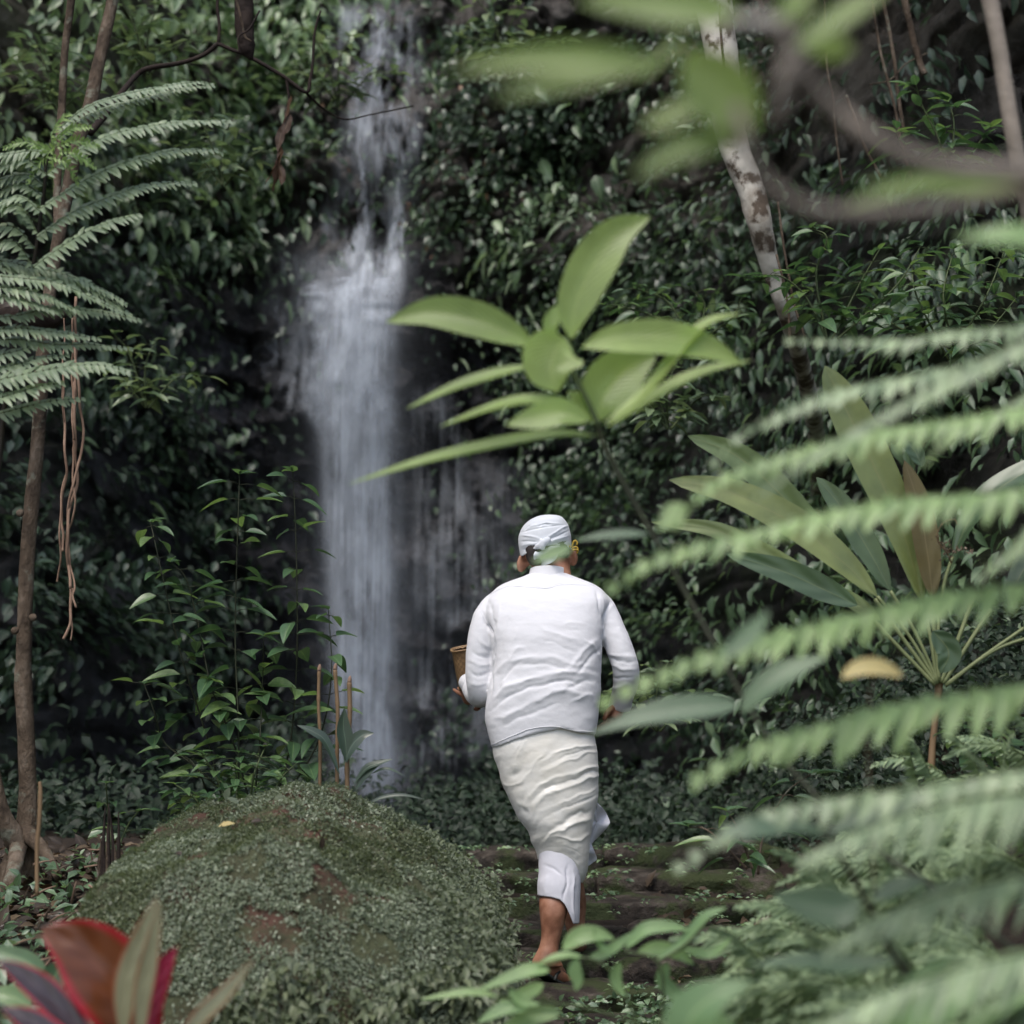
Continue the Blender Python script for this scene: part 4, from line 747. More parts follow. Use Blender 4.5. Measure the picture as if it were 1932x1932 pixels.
cloth_loft('sarong', [(1368, 940, 1118, 7.0, .115), (1395, 931, 1122, 6.995, .122), (1420, 930, 1127, 6.99, .125), (1450, 940, 1129, 6.985, .125), (1480, 948, 1129, 6.98, .12), (1510, 961, 1127, 6.975, .118), (1545, 979, 1120, 6.97, .112), (1575, 997, 1114, 6.965, .105), (1600, 1002, 1112, 6.965, .098), (1625, 1010, 1108, 6.97, .09), (1650, 1015, 1098, 6.975, .082)], M['sarong'], GF + [(Z7([(490, 850), (560, 820), (660, 830), (740, 870), (785, 915)]), 1.2, -.003), (Z7([(470, 900), (560, 885), (640, 895), (710, 940), (740, 980)]), 1.6, .003)], ysf=sar_hem, seed=5, amp=.006, fs_=.52, warp=14.)
def und_hem(x, y, t):
    hm = np.interp(x, [1005, 1016, 1040, 1056, 1066, 1074, 1082, 1090, 1100], [1688, 1689, 1691, 1695, 1704, 1720, 1740, 1741, 1738]); return y + sst(.5, 1, t)*(hm-1700)
cloth_loft('underskirt', [(1600, 1015, 1100, 6.965, .08), (1640, 1016, 1097, 6.95, .075), (1668, 1014, 1095, 6.94, .075), (1700, 1014, 1093, 6.94, .078)], M['underskirt'], [([(1071, 1630), (1069, 1670), (1066, 1700)], 2.5, -.010), ([(1080, 1640), (1082, 1700), (1084, 1740)], 2.5, .008), ([(1022, 1632), (1040, 1636), (1062, 1650)], 3, -.006), ([(1030, 1650), (1028, 1690)], 5, .003)], ysf=und_hem, n=160, amp=.003, seed=8)
# loose flap of cloth blown out on the right, two layers of cloth thick
def flap(name, outline, Y, mat, th=.004):
    o = cr(outline + [outline[0]], 40)[:-1]; c = np.mean(o, 0); V = []; Fc = []; n = len(o)
    for s, f in ((-1, 0), (-1, .5), (-1, .93), (-1, 1), (1, 1), (1, .93), (1, .5), (1, 0)):
        for (x, y) in o:
            q = c + (np.array([x, y])-c)*f; yy = Y + .03*math.sin(q[0]*.09 + q[1]*.04) + .018*math.sin(q[1]*.16 + q[0]*.05); V.append(tuple(px(q[0], q[1], yy) + Vector((0, s*th*(1 if f < 1 else .3), 0))))
    Fc = [(i*n+j, i*n+(j+1) % n, (i+1)*n+(j+1) % n, (i+1)*n+j) for i in range(7) for j in range(n)]
    return obj(name, V, Fc, mat, man)
flap('sarong_flap', [(1108, 1500), (1124, 1512), (1140, 1528), (1150, 1548), (1149, 1556), (1138, 1570), (1122, 1586), (1106, 1600), (1098, 1560)], 7.03, M['underskirt'])
flap('sarong_flap', [(1098, 1575), (1112, 1585), (1119, 1600), (1126, 1620), (1118, 1628), (1106, 1636), (1092, 1640), (1090, 1600)], 7.02, M['underskirt'])
# --- headcloth
TFd = [(Z6([(585, 230), (680, 210), (800, 185), (930, 175)]), 1.6, -.006), (Z6([(590, 250), (660, 255), (720, 270), (745, 290)]), 1.8, .005), (Z6([(588, 300), (660, 290), (730, 300)]), 1.5, -.005), (Z6([(590, 330), (660, 315), (735, 305)]), 1.8, .005), (Z6([(595, 360), (660, 345), (720, 320)]), 1.5, -.005), (Z6([(605, 395), (670, 365), (735, 320)]), 1.8, .005),
       (Z6([(775, 285), (840, 240), (900, 200), (950, 180)]), 1.8, .007), (Z6([(780, 300), (850, 265), (960, 215)]), 1.6, -.006), (Z6([(785, 310), (860, 285), (965, 250)]), 1.8, .005), (Z6([(790, 325), (870, 310), (965, 290)]), 1.5, -.005), (Z6([(640, 195), (720, 175), (800, 160), (880, 165)]), 1.8, .005), (Z6([(720, 185), (760, 170), (830, 170)]), 2.2, -.006), (Z6([(620, 215), (650, 190), (670, 180)]), 2., -.005)]
def tb_hem(x, y, t):
    hm = np.interp(x, [978, 985, 1000, 1015, 1030, 1050, 1070, 1080], [1048, 1052, 1047, 1041, 1036, 1034, 1036, 1038]); return y + sst(.4, 1, t)*(hm-1044)
cloth_loft('headcloth', [(973.5, 1026, 1050, 7.19, .02), (974.5, 1018, 1056, 7.19, .045), (978, 1008, 1062, 7.19, .07), (985, 996, 1068, 7.19, .09), (995, 985, 1073, 7.19, .1), (1008, 979, 1076, 7.185, .104), (1022, 978, 1078, 7.18, .104), (1044, 982, 1078, 7.175, .102)], M['turban'], TFd, warp=3., n=180, sub=12, ysf=tb_hem, amp=.003, seed=12)
kp = [sphere(px(1024, 1025, 7.078), (.017, .012, .013)), ptube([(1012, 1032, 7.085, 5), (1020, 1029, 7.072, 6.5), (1028, 1022, 7.068, 7), (1036, 1018, 7.078, 6)], 14, 12), ptube([(1020, 1018, 7.08, 4), (1024, 1026, 7.066, 5.5), (1022, 1036, 7.072, 6)], 10, 10)]
A, nn, Fo = remesh(kp, .0025, 3); obj('headcloth_knot', A, Fo, M['turban'], man)
flap('headcloth_tail', [(1012, 1036), (1024, 1031), (1042, 1030), (1056, 1030), (1054, 1044), (1046, 1058), (1030, 1066), (1016, 1066), (1008, 1058), (1007, 1046)], 7.07, M['turban'], .0025)
# --- sandal
C = [(1006, 1822, 6.86, 15), (1020, 1834, 6.87, 15), (1038, 1846, 6.90, 14), (1056, 1856, 6.94, 16), (1072, 1861, 6.975, 15), (1082, 1863, 7.0, 8)]
V = []; n = 24; Cc = cr(C, 22)
for x, y, Y, w in Cc:
    c = px(x, y + 2, Y)
    for j in range(n):
        a = 2*math.pi*j/n; s, cc = math.sin(a), math.cos(a); d = Vector((.45, .75, 0)).normalized()   # width runs across the foot
        V.append(tuple(c + Vector((.55*.042*cc, -.8*.042*cc, 0))*(w/15) + Vector((0, 0, .0085*math.copysign(abs(s)**.4, s)))))
m = len(Cc); Fc = [(i*n+j, i*n+(j+1) % n, (i+1)*n+(j+1) % n, (i+1)*n+j) for i in range(m-1) for j in range(n)] + [tuple(range(n))[::-1], tuple((m-1)*n+j for j in range(n))]
sdl = obj('sandal', V, Fc, M['sandal'], man)
V, Fc = ptube([(1046, 1850, 6.86, 3), (1052, 1836, 6.88, 3), (1062, 1834, 6.93, 3), (1072, 1842, 7.0, 3), (1076, 1852, 7.03, 3)], 16, 8); obj('strap', V, Fc, M['sandal'], sdl)
C = [(1072, 1796, 7.17, 12), (1086, 1798, 7.24, 13), (1094, 1797, 7.34, 14), (1099, 1794, 7.43, 9)]
V, Fc = ptube(C, 16, 16); V = np.array(V); c = px(1088, 1797, 7.28); V[:, 2] = c[2] + (V[:, 2]-c[2])*.3; obj('sandal', V, Fc, M['sandal'], man)
# --- flower behind the right ear, basket in the left hand
fl = thing('flower', px(1085, 1028, 7.14), 'small yellow flower tucked behind the man\'s right ear', 'flower')
for k, pts in enumerate([[(1078, 1034), (1081, 1026), (1084, 1020), (1089, 1023), (1088, 1029)], [(1079, 1036), (1084, 1032), (1089, 1033), (1090, 1040), (1088, 1044)], [(1076, 1032), (1072, 1030), (1067, 1034)], [(1080, 1038), (1086, 1037), (1091, 1038)]]):
    V, Fc, = ptube([(*p, 7.135-.004*k, 1.9) for p in pts], 12, 6); obj('petal', V, Fc, M['flower'], fl, uv=np.full((len(V), 2), .3))
bk = thing('basket', px(884, 1250, 7.3), 'brown woven palm leaf basket held in the man\'s left hand', 'basket')
ax = (Vector(px(880, 1284, 7.36)) - Vector(px(868, 1217, 7.33))); axn = ax.normalized(); c0 = Vector(px(874, 1222, 7.36)); sx_ = axn.cross(Vector((0, 1, 0))).normalized()
if sx_.x < 0: sx_ = -sx_
sy_ = axn.cross(sx_).normalized(); V = []; uv = []; n = 48
Lb = ax.length*1.12
for (t, f) in ((0.03, .9), (0, .93), (0, 1), (.03, 1.0), (.06, .985), (.5, .98), (.93, .97), (1, .93), (1.0, 0.02)):
    for j in range(n):
        a = 2*math.pi*j/n; ca, sa = math.cos(a), math.sin(a); ca = math.copysign(abs(ca)**.6, ca); sa = math.copysign(abs(sa)**.6, sa)
        V.append(tuple(c0 + Vector((.012, 0, 0)) + axn*(Lb*t + .002*math.sin(j*3.1)) + sx_*(.056*f*ca) + sy_*(.05*f*sa))); uv.append((j/n, t))
ins = [tuple(Vector(v)) for v in V[:n]]
V += [tuple(Vector(v) + axn*Lb*.85) for v in ins]; uv += [(j/n, .9) for j in range(n)]
m = 9; Fc = [(i*n+j, i*n+(j+1) % n, (i+1)*n+(j+1) % n, (i+1)*n+j) for i in range(m-1) for j in range(n)] + [(j, (j+1) % n, m*n+(j+1) % n, m*n+j) for j in range(n)]
obj('woven_wall', V, Fc, M['basket'], bk, uv=uv)
V = []; 
for j in range(n+1):
    a = 2*math.pi*j/n; ca, sa = math.cos(a), math.sin(a); ca = math.copysign(abs(ca)**.6, ca); sa = math.copysign(abs(sa)**.6, sa); V.append(c0 + Vector((.012, 0, 0)) + sx_*(.0565*ca) + sy_*(.0505*sa))
V, Fc = tube(V, [.0035]*(n+1), 6); obj('rim', V, Fc, M['basket'], bk, uv=np.full((len(V), 2), .3))
# ---------------------------------------------------------------- trees, roots, vines
def ptobj(name, pts, mat, parent, n=30, sides=10, rough=.12, seed=0):
    V, Fc = ptube(pts, n, sides, rough, seed); return obj(name, V, Fc, mat, parent)
def gbase(x, Y, dz=0): X = (x-966)/F*Y; return (X, Y, float(groundZ(X, Y))+dz)
t1 = thing('leaning_tree', gbase(50, 7.3), 'slender brown tree trunk leaning right, rising behind the tree fern', 'tree')
ptobj('trunk', [(30, 1700, 7.3, 46), (42, 1625, 7.3, 36), (50, 1560, 7.3, 22), (52, 1500, 7.3, 17), (50, 1400, 7.3, 16.5), (44, 1300, 7.3, 17), (45, 1240, 7.3, 15), (50, 1080, 7.3, 14.5), (60, 950, 7.3, 14), (72, 830, 7.3, 13.5), (80, 677, 7.3, 13), (92, 560, 7.35, 12.5), (112, 440, 7.35, 12), (133, 333, 7.4, 12.5), (150, 260, 7.4, 13), (170, 200, 7.4, 13.5), (188, 110, 7.45, 12.5), (210, 10, 7.5, 12), (228, -90, 7.5, 12)], M['bark_brown'], t1, 110, 16, .16, 2)
for k, pts in enumerate([[(40, 1600, 7.25, 24), (5, 1540, 7.2, 17), (-12, 1470, 7.2, 15), (-30, 1350, 7.2, 14)], [(50, 1570, 7.25, 16), (85, 1610, 7.15, 12), (110, 1655, 7.05, 8)], [(35, 1600, 7.2, 16), (20, 1660, 7.05, 13), (-10, 1700, 7., 9)]]):
    ptobj('root', pts, M['bark_brown'], t1, 24, 12, .15, 5+k)
for k, (x, y) in enumerate([(38, 968), (28, 1190), (75, 690), (62, 1165)]): V, Fc = sphere(px(x, y, 7.24), (.015, .012, .014), 12, 8); obj('knot', V, Fc, M['bark_brown'], t1)
def shade_crown(parent, c, rad, n, mat, L, W, seed):  # unseen leaf mass above the frame, added to shade the gorge walls
    v = nrm(RNG.normal(0, 1, (n, 3))); P = np.array(c) + v*np.array(rad)*(RNG.random((n, 1))**.4); k = fbm(P[:, 0]*1.1, P[:, 1]*1.1, P[:, 2]*1.4, 3, seed) > .43; P = P[k]; m = len(P)
    scatter('shade_crown', mat, P, RNG.normal(0, 1, (m, 3)) + np.array([0, 0, -.4]), RNG.normal(0, .4, (m, 3)) + np.array([0, 0, 1]), L, W, parent=parent, kind='stuff')
shade_crown(t1, (-2.9, 9.3, 7.2), (2.4, 2.3, 1.3), 3000, M['cliffleaf'], .16, .08, 31)
ptobj('limb', [(110, 450, 7.35, 8), (108, 370, 7.4, 8), (111, 280, 7.45, 8), (117, 200, 7.5, 8), (122, 100, 7.5, 7.5), (134, 0, 7.5, 8), (138, -80, 7.5, 8)], M['bark_brown'], t1, 50, 10, .14, 9)
t3 = thing('hanging_branch', px(180, 230, 8.2), 'dark forked branch reaching across the top of the falls', 'branch')
ptobj('bough', [(170, 250, 7.9, 8), (200, 215, 8, 7), (232, 172, 8.1, 6), (256, 144, 8.2, 5.5), (280, 129, 8.2, 5.5), (345, 118, 8.2, 5), (385, 103, 8.2, 5), (412, 82, 8.2, 5)], M['bark_dark'], t3, 50, 8, .2, 1)
ptobj('twig', [(412, 82, 8.2, 4), (414, 50, 8.2, 3.2), (410, 10, 8.2, 3), (416, -40, 8.2, 3)], M['bark_dark'], t3, 16, 6, .2, 2)
ptobj('twig', [(410, 82, 8.2, 4.5), (440, 95, 8.2, 4), (467, 105, 8.2, 4), (533, 143, 8.2, 4), (577, 174, 8.2, 4), (585, 150, 8.2, 3.5), (590, 122, 8.2, 3), (594, 60, 8.2, 2.5), (605, 20, 8.2, 2)], M['bark_dark'], t3, 40, 7, .2, 3)
ptobj('twig', [(577, 174, 8.2, 3), (610, 205, 8.3, 2.2), (650, 225, 8.4, 1.8), (700, 216, 8.6, 1.6), (780, 200, 9, 1.5)], M['bark_dark'], t3, 24, 6, .2, 4)
ptobj('twig', [(540, 147, 8.2, 3), (545, 200, 8.2, 2.4), (532, 262, 8.2, 2.4), (520, 310, 8.2, 2)], M['bark_dark'], t3, 20, 6, .2, 6)
t4 = thing('broken_stump', px(462, 40, 7.9), 'black broken stub of trunk hanging at the top edge, left of the falls', 'tree stump')
ptobj('trunk', [(458, -90, 7.9, 19), (460, 0, 7.9, 19), (462, 60, 7.9, 18), (468, 95, 7.9, 14), (474, 112, 7.9, 4)], M['bark_dark'], t4, 40, 14, .22, 6)
ptobj('vine', [(440, -20, 7.8, 2.5), (455, 35, 7.8, 2.5), (462, 68, 7.8, 2.2), (474, 78, 7.8, 2)], M['bark_brown'], t4, 16, 6)
ptobj('vine', [(490, 20, 7.75, 2), (470, 55, 7.75, 2), (450, 70, 7.75, 2), (452, 100, 7.75, 1.5)], M['bark_dark'], t4, 16, 6)
dl = thing('dead_leaves', px(530, 250, 8.2), 'shrivelled brown dead leaves dangling from the forked branch', 'dead leaf')
for k, (pts, w) in enumerate([([(550, 178), (545, 205), (536, 235)], 14), ([(548, 215), (540, 240), (530, 262)], 20), ([(535, 235), (528, 262), (524, 288)], 18), ([(528, 268), (530, 292), (522, 318)], 16), ([(530, 290), (516, 322), (500, 348)], 14), ([(526, 300), (522, 330), (515, 360)], 20), ([(524, 305), (532, 332), (530, 350)], 16)]):
    pleaf('leaf', [(*p, 8.15) for p in pts], w, M['cliffleaf_dry'], dl, roll=k*37-60, wave=.12, n=10, seed=k)
lg = thing('dark_log', px(40, 600, 7.), 'black rotten log end jutting in from the left edge below the tree fern', 'log')
ptobj('log', [(-60, 590, 7., 40), (0, 598, 7., 37), (50, 604, 7., 32), (95, 600, 7., 22), (125, 590, 7., 8)], M['bark_dark'], lg, 40, 16, .25, 14)
pleaf('peeling_bark', [(-20, 585, 6.9), (20, 568, 6.88), (60, 572, 6.9), (95, 590, 6.9)], 26, M['litter'], lg, roll=25, wave=.1)
hr = thing('hanging_roots', px(135, 600, 6.7), 'tangle of pale brown aerial roots hanging beside the leaning tree', 'hanging roots')
for k, (pts, rr) in enumerate([([(142, 560), (143, 650), (141, 750), (142, 850), (146, 905), (132, 960), (127, 1020), (131, 1090), (134, 1130), (133, 1170), (126, 1190), (119, 1206)], 3.4), ([(140, 640), (150, 752), (156, 800), (155, 850), (147, 880), (139, 905), (131, 950), (126, 1000), (128, 1060), (133, 1110)], 3.2),
                               ([(118, 700), (121, 800), (124, 870), (124, 900), (118, 940), (115, 985), (120, 1010), (119, 1040)], 3), ([(124, 896), (117, 930), (113, 980), (114, 1040), (111, 1075), (109, 1098)], 2.2), ([(141, 720), (140, 830), (137, 850), (138, 900), (141, 940), (136, 985), (128, 1010), (131, 1060), (140, 1090), (141, 1110), (136, 1125), (143, 1147)], 2.4),
                               ([(136, 1110), (135, 1160), (137, 1180), (132, 1208)], 1.8), ([(138, 600), (136, 700), (138, 830)], 2.2), ([(122, 600), (119, 720), (123, 850)], 1.8)]):
    P = [(x + 1.4*math.sin(y*.07+k), y, 6.7 + .02*math.sin(y*.03+k*2), rr*.85) for x, y in cr(pts, 40)]
    ptobj('root', P, M['root'], hr, 70, 7, .25, 20+k)
t5 = thing('pale_tree', gbase(1500, 8.3), 'tall curving pale mottled trunk on the right, top right of the man', 'tree')
ptobj('trunk', [(a, b, c, d*1.1) for a, b, c, d in [(1335, -90, 8., 34), (1346, 0, 8., 33), (1353, 50, 8., 31), (1361, 100, 8., 30), (1367, 180, 8., 29), (1378, 250, 8., 27), (1397, 310, 8., 25), (1418, 360, 8., 24), (1433, 420, 8., 22), (1447, 480, 8.05, 18), (1462, 530, 8.1, 16), (1480, 580, 8.15, 15), (1500, 640, 8.4, 15), (1525, 740, 9.2, 15), (1540, 830, 10.2, 15), (1550, 1000, 11.5, 15)]], M['bark_white'], t5, 120, 20, .13, 12)
shade_crown(t5, (2.0, 9.3, 7.3), (2.5, 2.3, 1.4), 3500, M['cliffleaf'], .16, .08, 32)
pv = thing('climbing_vines', px(1480, 400, 7.95), 'thin pale vines climbing beside the pale trunk\'s foot', 'vine')
for k, pts in enumerate([[(1468, 380), (1478, 460), (1490, 530), (1500, 580), (1520, 640)], [(1465, 480), (1480, 540), (1488, 590), (1490, 650)], [(1355, -20), (1360, 60), (1366, 130), (1372, 200)]]):
    ptobj('vine', [(*p, 7.93, 2.4) for p in pts], M['bark_brown'], pv, 40, 6, .3, k)
vs = [[(1640, -30), (1655, 60), (1664, 110), (1690, 210), (1702, 280), (1722, 340)], [(1660, -30), (1678, 60), (1688, 120), (1696, 190), (1706, 250)], [(1700, -30), (1720, 60), (1736, 120), (1745, 140)], [(1555, -30), (1560, 120), (1572, 190), (1578, 260), (1590, 350)], [(1596, 180), (1618, 240), (1636, 285), (1662, 335)], [(1640, 160), (1680, 150), (1710, 120), (1750, 100)]]
rv = thing('jungle_vines', px(1690, 20, 8.5), 'several thin vines hanging in the dark hollow at top right', 'vine')
for k, pts in enumerate(vs): ptobj('vine', [(*p, 8.4+.1*k, (3, 4, 7, 2.2, 3, 1.6)[k]) for p in pts], M['bark_brown'], rv, 40, 7, .25, 40+k)
t6 = thing('blurred_trunk', gbase(1960, 4.4), 'smooth grey-brown trunk slanting down the right edge at the top', 'tree')
ptobj('trunk', [(1850, -90, 4.3, 17), (1868, 0, 4.3, 17), (1887, 100, 4.3, 16), (1902, 200, 4.3, 16), (1918, 290, 4.3, 16), (1945, 420, 4.35, 17), (1975, 700, 4.4, 18), (2000, 1300, 4.4, 19), (2010, 1700, 4.4, 20)], M['bark_grey'], t6, 60, 16, .08, 15)
# near branch with big leaves hanging over the picture's top right (out of focus)
nb = thing('overhanging_branch', px(1930, 330, 1.95), 'thick grey out of focus branch curving across the top right with lime leaves', 'branch')
ptobj('bough', [(a, b, c*.8, d*.72) for a, b, c, d in [(2150, 345, 2., 30), (2000, 332, 1.98, 29), (1900, 325, 1.96, 28), (1800, 318, 1.94, 27), (1715, 298, 1.92, 27), (1640, 258, 1.9, 26), (1585, 215, 1.9, 25), (1535, 165, 1.88, 22), (1500, 110, 1.86, 24), (1470, 60, 1.85, 24), (1440, 30, 1.84, 20)]], M['bark_grey'], nb, 60, 16, .08, 21)
ptobj('bough', [(a, b, c*.8, d*.72) for a, b, c, d in [(2150, 330, 2.02, 20), (1980, 352, 2., 20), (1860, 375, 1.98, 20), (1740, 396, 1.96, 20), (1620, 402, 1.95, 20), (1530, 395, 1.94, 21), (1470, 365, 1.93, 20), (1430, 320, 1.92, 18), (1405, 260, 1.9, 17), (1390, 200, 1.9, 14)]], M['bark_grey'], nb, 60, 16, .08, 22)
ptobj('bough', [(a, b, c*.8, d*.72) for a, b, c, d in [(1490, 90, 1.86, 22), (1482, 140, 1.86, 26), (1474, 190, 1.87, 22), (1470, 235, 1.88, 12)]], M['bark_grey'], nb, 24, 14, .1, 23)
ptobj('bough', [(a, b, c*.8, d*.72) for a, b, c, d in [(1500, 50, 1.86, 18), (1450, 45, 1.84, 18), (1400, 42, 1.82, 17), (1375, 40, 1.8, 12)]], M['bark_white'], nb, 20, 14, .1, 24)
NBL = 1.85*.8
for k, (pts, w, roll) in enumerate([
    ([(1400, 30), (1300, 10), (1200, 0), (1090, 0)], 95, 20), ([(1350, -20), (1260, -30), (1130, -60)], 90, 10),
    ([(1240, 118), (1130, 110), (1000, 112), (850, 132)], 62, 15), ([(1230, 125), (1120, 145), (1020, 165), (930, 185)], 50, 30),
    ([(1420, 250), (1380, 200), (1330, 140), (1290, 95)], 130, 10), ([(1400, 260), (1330, 270), (1270, 290), (1195, 335)], 60, 25),
    ([(1330, 190), (1290, 210), (1250, 230), (1210, 240)], 55, 40),
    ([(1500, 90), (1560, 50), (1620, 10), (1680, -30)], 50, 30), ([(1480, 60), (1500, 10), (1540, -50)], 60, 20), ([(1505, 85), (1545, 85), (1580, 90), (1610, 88)], 55, 15),
    ([(1932, 345), (1850, 345), (1740, 350), (1570, 398)], 42, 40), ([(1960, 360), (1860, 350), (1750, 345), (1620, 350)], 40, 20),
    ([(1290, 60), (1270, 90), (1230, 130), (1200, 150)], 30, 60)]):
    pleaf('leaf', [(*p, NBL + .012*k) for p in pts], w, M['rosette'], nb, roll=roll, n=14, a=.9, b=.8, seed=k)
pb = thing('drooping_leaf', px(1932, 450, 2.), 'pale glossy out of focus leaf at the right edge below the branch', 'leaf')
pleaf('blade', [(2060, 470, 2.), (1980, 458, 2.), (1890, 448, 2.), (1800, 450, 2.02)], 78, M['fg_herb'], pb, roll=-55)
# ---------------------------------------------------------------- central rosette shrub (out of focus, in front of the man)
rs = thing('rosette_shrub', px(1480, 1900, 3.4), 'lime green whorl of long oval leaves on a stem above the man\'s head', 'shrub')
ptobj('stem', [(1127, 800, 3.7, 5), (1140, 840, 3.7, 5.5), (1170, 900, 3.7, 6), (1215, 980, 3.68, 4.5), (1260, 1060, 3.66, 4.5), (1300, 1130, 3.64, 4.5), (1345, 1210, 3.6, 4.5), (1410, 1330, 3.55, 4.5), (1500, 1460, 3.5, 5), (1650, 1600, 3.4, 6), (1800, 1700, 3.3, 6), (1980, 1850, 3.2, 7)], M['stem_olive'], rs, 60, 10, .1, 1)
ptobj('stem', [(1130, 806, 3.7, 6), (1110, 760, 3.7, 5), (1085, 710, 3.7, 5), (1065, 660, 3.7, 4.5)], M['stem'], rs, 20, 10, .1, 1)
for k, (pts, w, roll, a) in enumerate([
    ([(1078, 640), (1085, 580), (1120, 500), (1165, 440), (1228, 408)], 90, 8, .95), ([(1012, 655), (960, 628), (890, 602), (810, 590), (728, 608)], 74, -18, 1.05),
    ([(1068, 640), (1050, 660), (1040, 700), (1052, 740)], 118, 5, .9), ([(1098, 655), (1160, 640), (1250, 638), (1330, 655), (1402, 688)], 72, 20, .95),
    ([(1128, 795), (1140, 750), (1180, 700), (1238, 672)], 108, 12, .95), ([(1000, 690), (940, 705), (860, 730), (765, 772)], 34, 55, .9),
    ([(1115, 790), (1060, 762), (990, 760), (920, 775), (828, 806)], 62, -72, .95), ([(1110, 795), (1060, 780), (1010, 790), (955, 802)], 60, 25, .9), ([(1128, 822), (1050, 820), (940, 838), (800, 870), (656, 914)], 40, 58, 1.),
    ([(1145, 806), (1200, 770), (1280, 722), (1350, 695), (1420, 680)], 36, -55, .95), ([(1046, 640), (1040, 615), (1044, 595), (1050, 576)], 32, 10, .9), ([(1140, 800), (1220, 740), (1320, 620), (1400, 590)], 42, 60, .9),
    ([(1120, 800), (1100, 770), (1085, 750), (1070, 740)], 36, 40, .9)]):
    pleaf('leaf', [(*p, 3.72 - .03*(k % 4)) for p in pts], w, M['rosette'], rs, roll=roll, n=18, a=a, b=.85, seed=k)
# smaller leaves further down the same stems
for k, (pts, w, roll) in enumerate([([(1225, 1008), (1180, 1008), (1130, 1012), (1088, 1020)], 22, 40), ([(1395, 1330), (1320, 1335), (1220, 1350), (1110, 1386)], 56, 30), ([(1400, 1345), (1440, 1300), (1500, 1262), (1565, 1238)], 56, 35), ([(1080, 1032), (1055, 1040), (1030, 1050), (1004, 1062)], 34, 30), ([(1290, 950), (1270, 975), (1240, 1000)], 50, 25), ([(1470, 1570), (1420, 1560), (1350, 1580)], 40, 30), ([(1360, 1240), (1400, 1210), (1430, 1180), (1450, 1150)], 40, 20)]):
    pleaf('leaf', [(*p, 3.4 - .14*k) for p in pts], w, M['fg_herb' if k in (3, 4) else 'fg_dark'], rs, roll=roll, n=14, seed=k)

# ---------------------------------------------------------------- ferns
U_LET = unit_leaf(a=.42, b=.62, fold=.12, droop=.22, n=6, na=3)
U_LET_HI = unit_leaf(a=.45, b=.6, fold=.15, droop=.25, n=8, na=5)
def fern_pinna(parent, pts, step, Ll, Lu, Wf, mat, single, name='pinna', lo=(0, -.62, -.78), up=(0, .97, .14), r0=2., seed=0, stem=None, fwd=.35, hi=False, tipf=.25, basef=.6):
    """one feathered branch: rachis tube plus leaflets on both sides. pts: x,y,Y ; lengths px"""
    r = random.Random(seed); C3 = cr(pts, 60); C = np.array([tuple(px(*p)) for p in C3]); d = np.concatenate([[0], np.cumsum(np.linalg.norm(np.diff(C, axis=0), axis=1))]); Lt = d[-1]; sc = np.mean(C3[:, 2])/F
    V, Fc = tube(C, [r0*sc*(1-.75*t/59) for t in range(60)], 6); pn = obj(name, V, Fc, stem or M['stem'], parent)
    T = nrm(np.gradient(C, axis=0)); n = max(4, int(Lt/(step*sc))); P, D, N, L, W = [], [], [], [], []
    for i in range(n):
        s = (i+.5)/n*Lt; c = np.array([np.interp(s, d, C[:, q]) for q in range(3)]); t = nrm(np.array([np.interp(s, d, T[:, q]) for q in range(3)])); u = i/n
        f = (basef + (1-basef)*min(1, u/.2))*(1 - (1-tipf)*max(0, (u-.45)/.55)**1.3)
        for dr, ln in ((lo, Ll), (up, Lu)):
            dd = nrm(np.array(dr, float)*(1 + .0) + t*(fwd + .5*u) + np.array([r.gauss(0, .11), r.gauss(0, .13), r.gauss(0, .09)])); nn = np.cross(t, np.array(dr, float)); nn = nn if nn[2] > 0 or abs(nn[2]) < .15 and nn[1] < 0 else -nn
            l = ln*sc*f*r.uniform(.78, 1.15); P.append(c); D.append(dd); N.append(nn + np.array([r.gauss(0, .12), r.gauss(0, .12), 0])); L.append(l); W.append(step*sc*Wf*(.65+.35*f)*r.uniform(.9, 1.1))
    if single:
        for p, dd, nn, l, w in zip(P, D, N, L, W): leaf_inst('leaflet', 'leaflet', U_LET_HI, mat, p, dd, nn, l, w, pn)
    else: scatter('leaflets', mat, P, D, N, np.array(L), np.array(W), U=U_LET, parent=pn, kind='stuff')
    return pn
ff = thing('near_fern', px(2150, 1500, 2.6), 'bright green out of focus fern with long toothed fronds reaching in from the right', 'fern')
ptobj('stalk', [(2060, 480, 3., 7), (2090, 900, 2.8, 8), (2120, 1400, 2.7, 9), (2150, 2100, 2.6, 10)], M['stem'], ff, 30, 10)
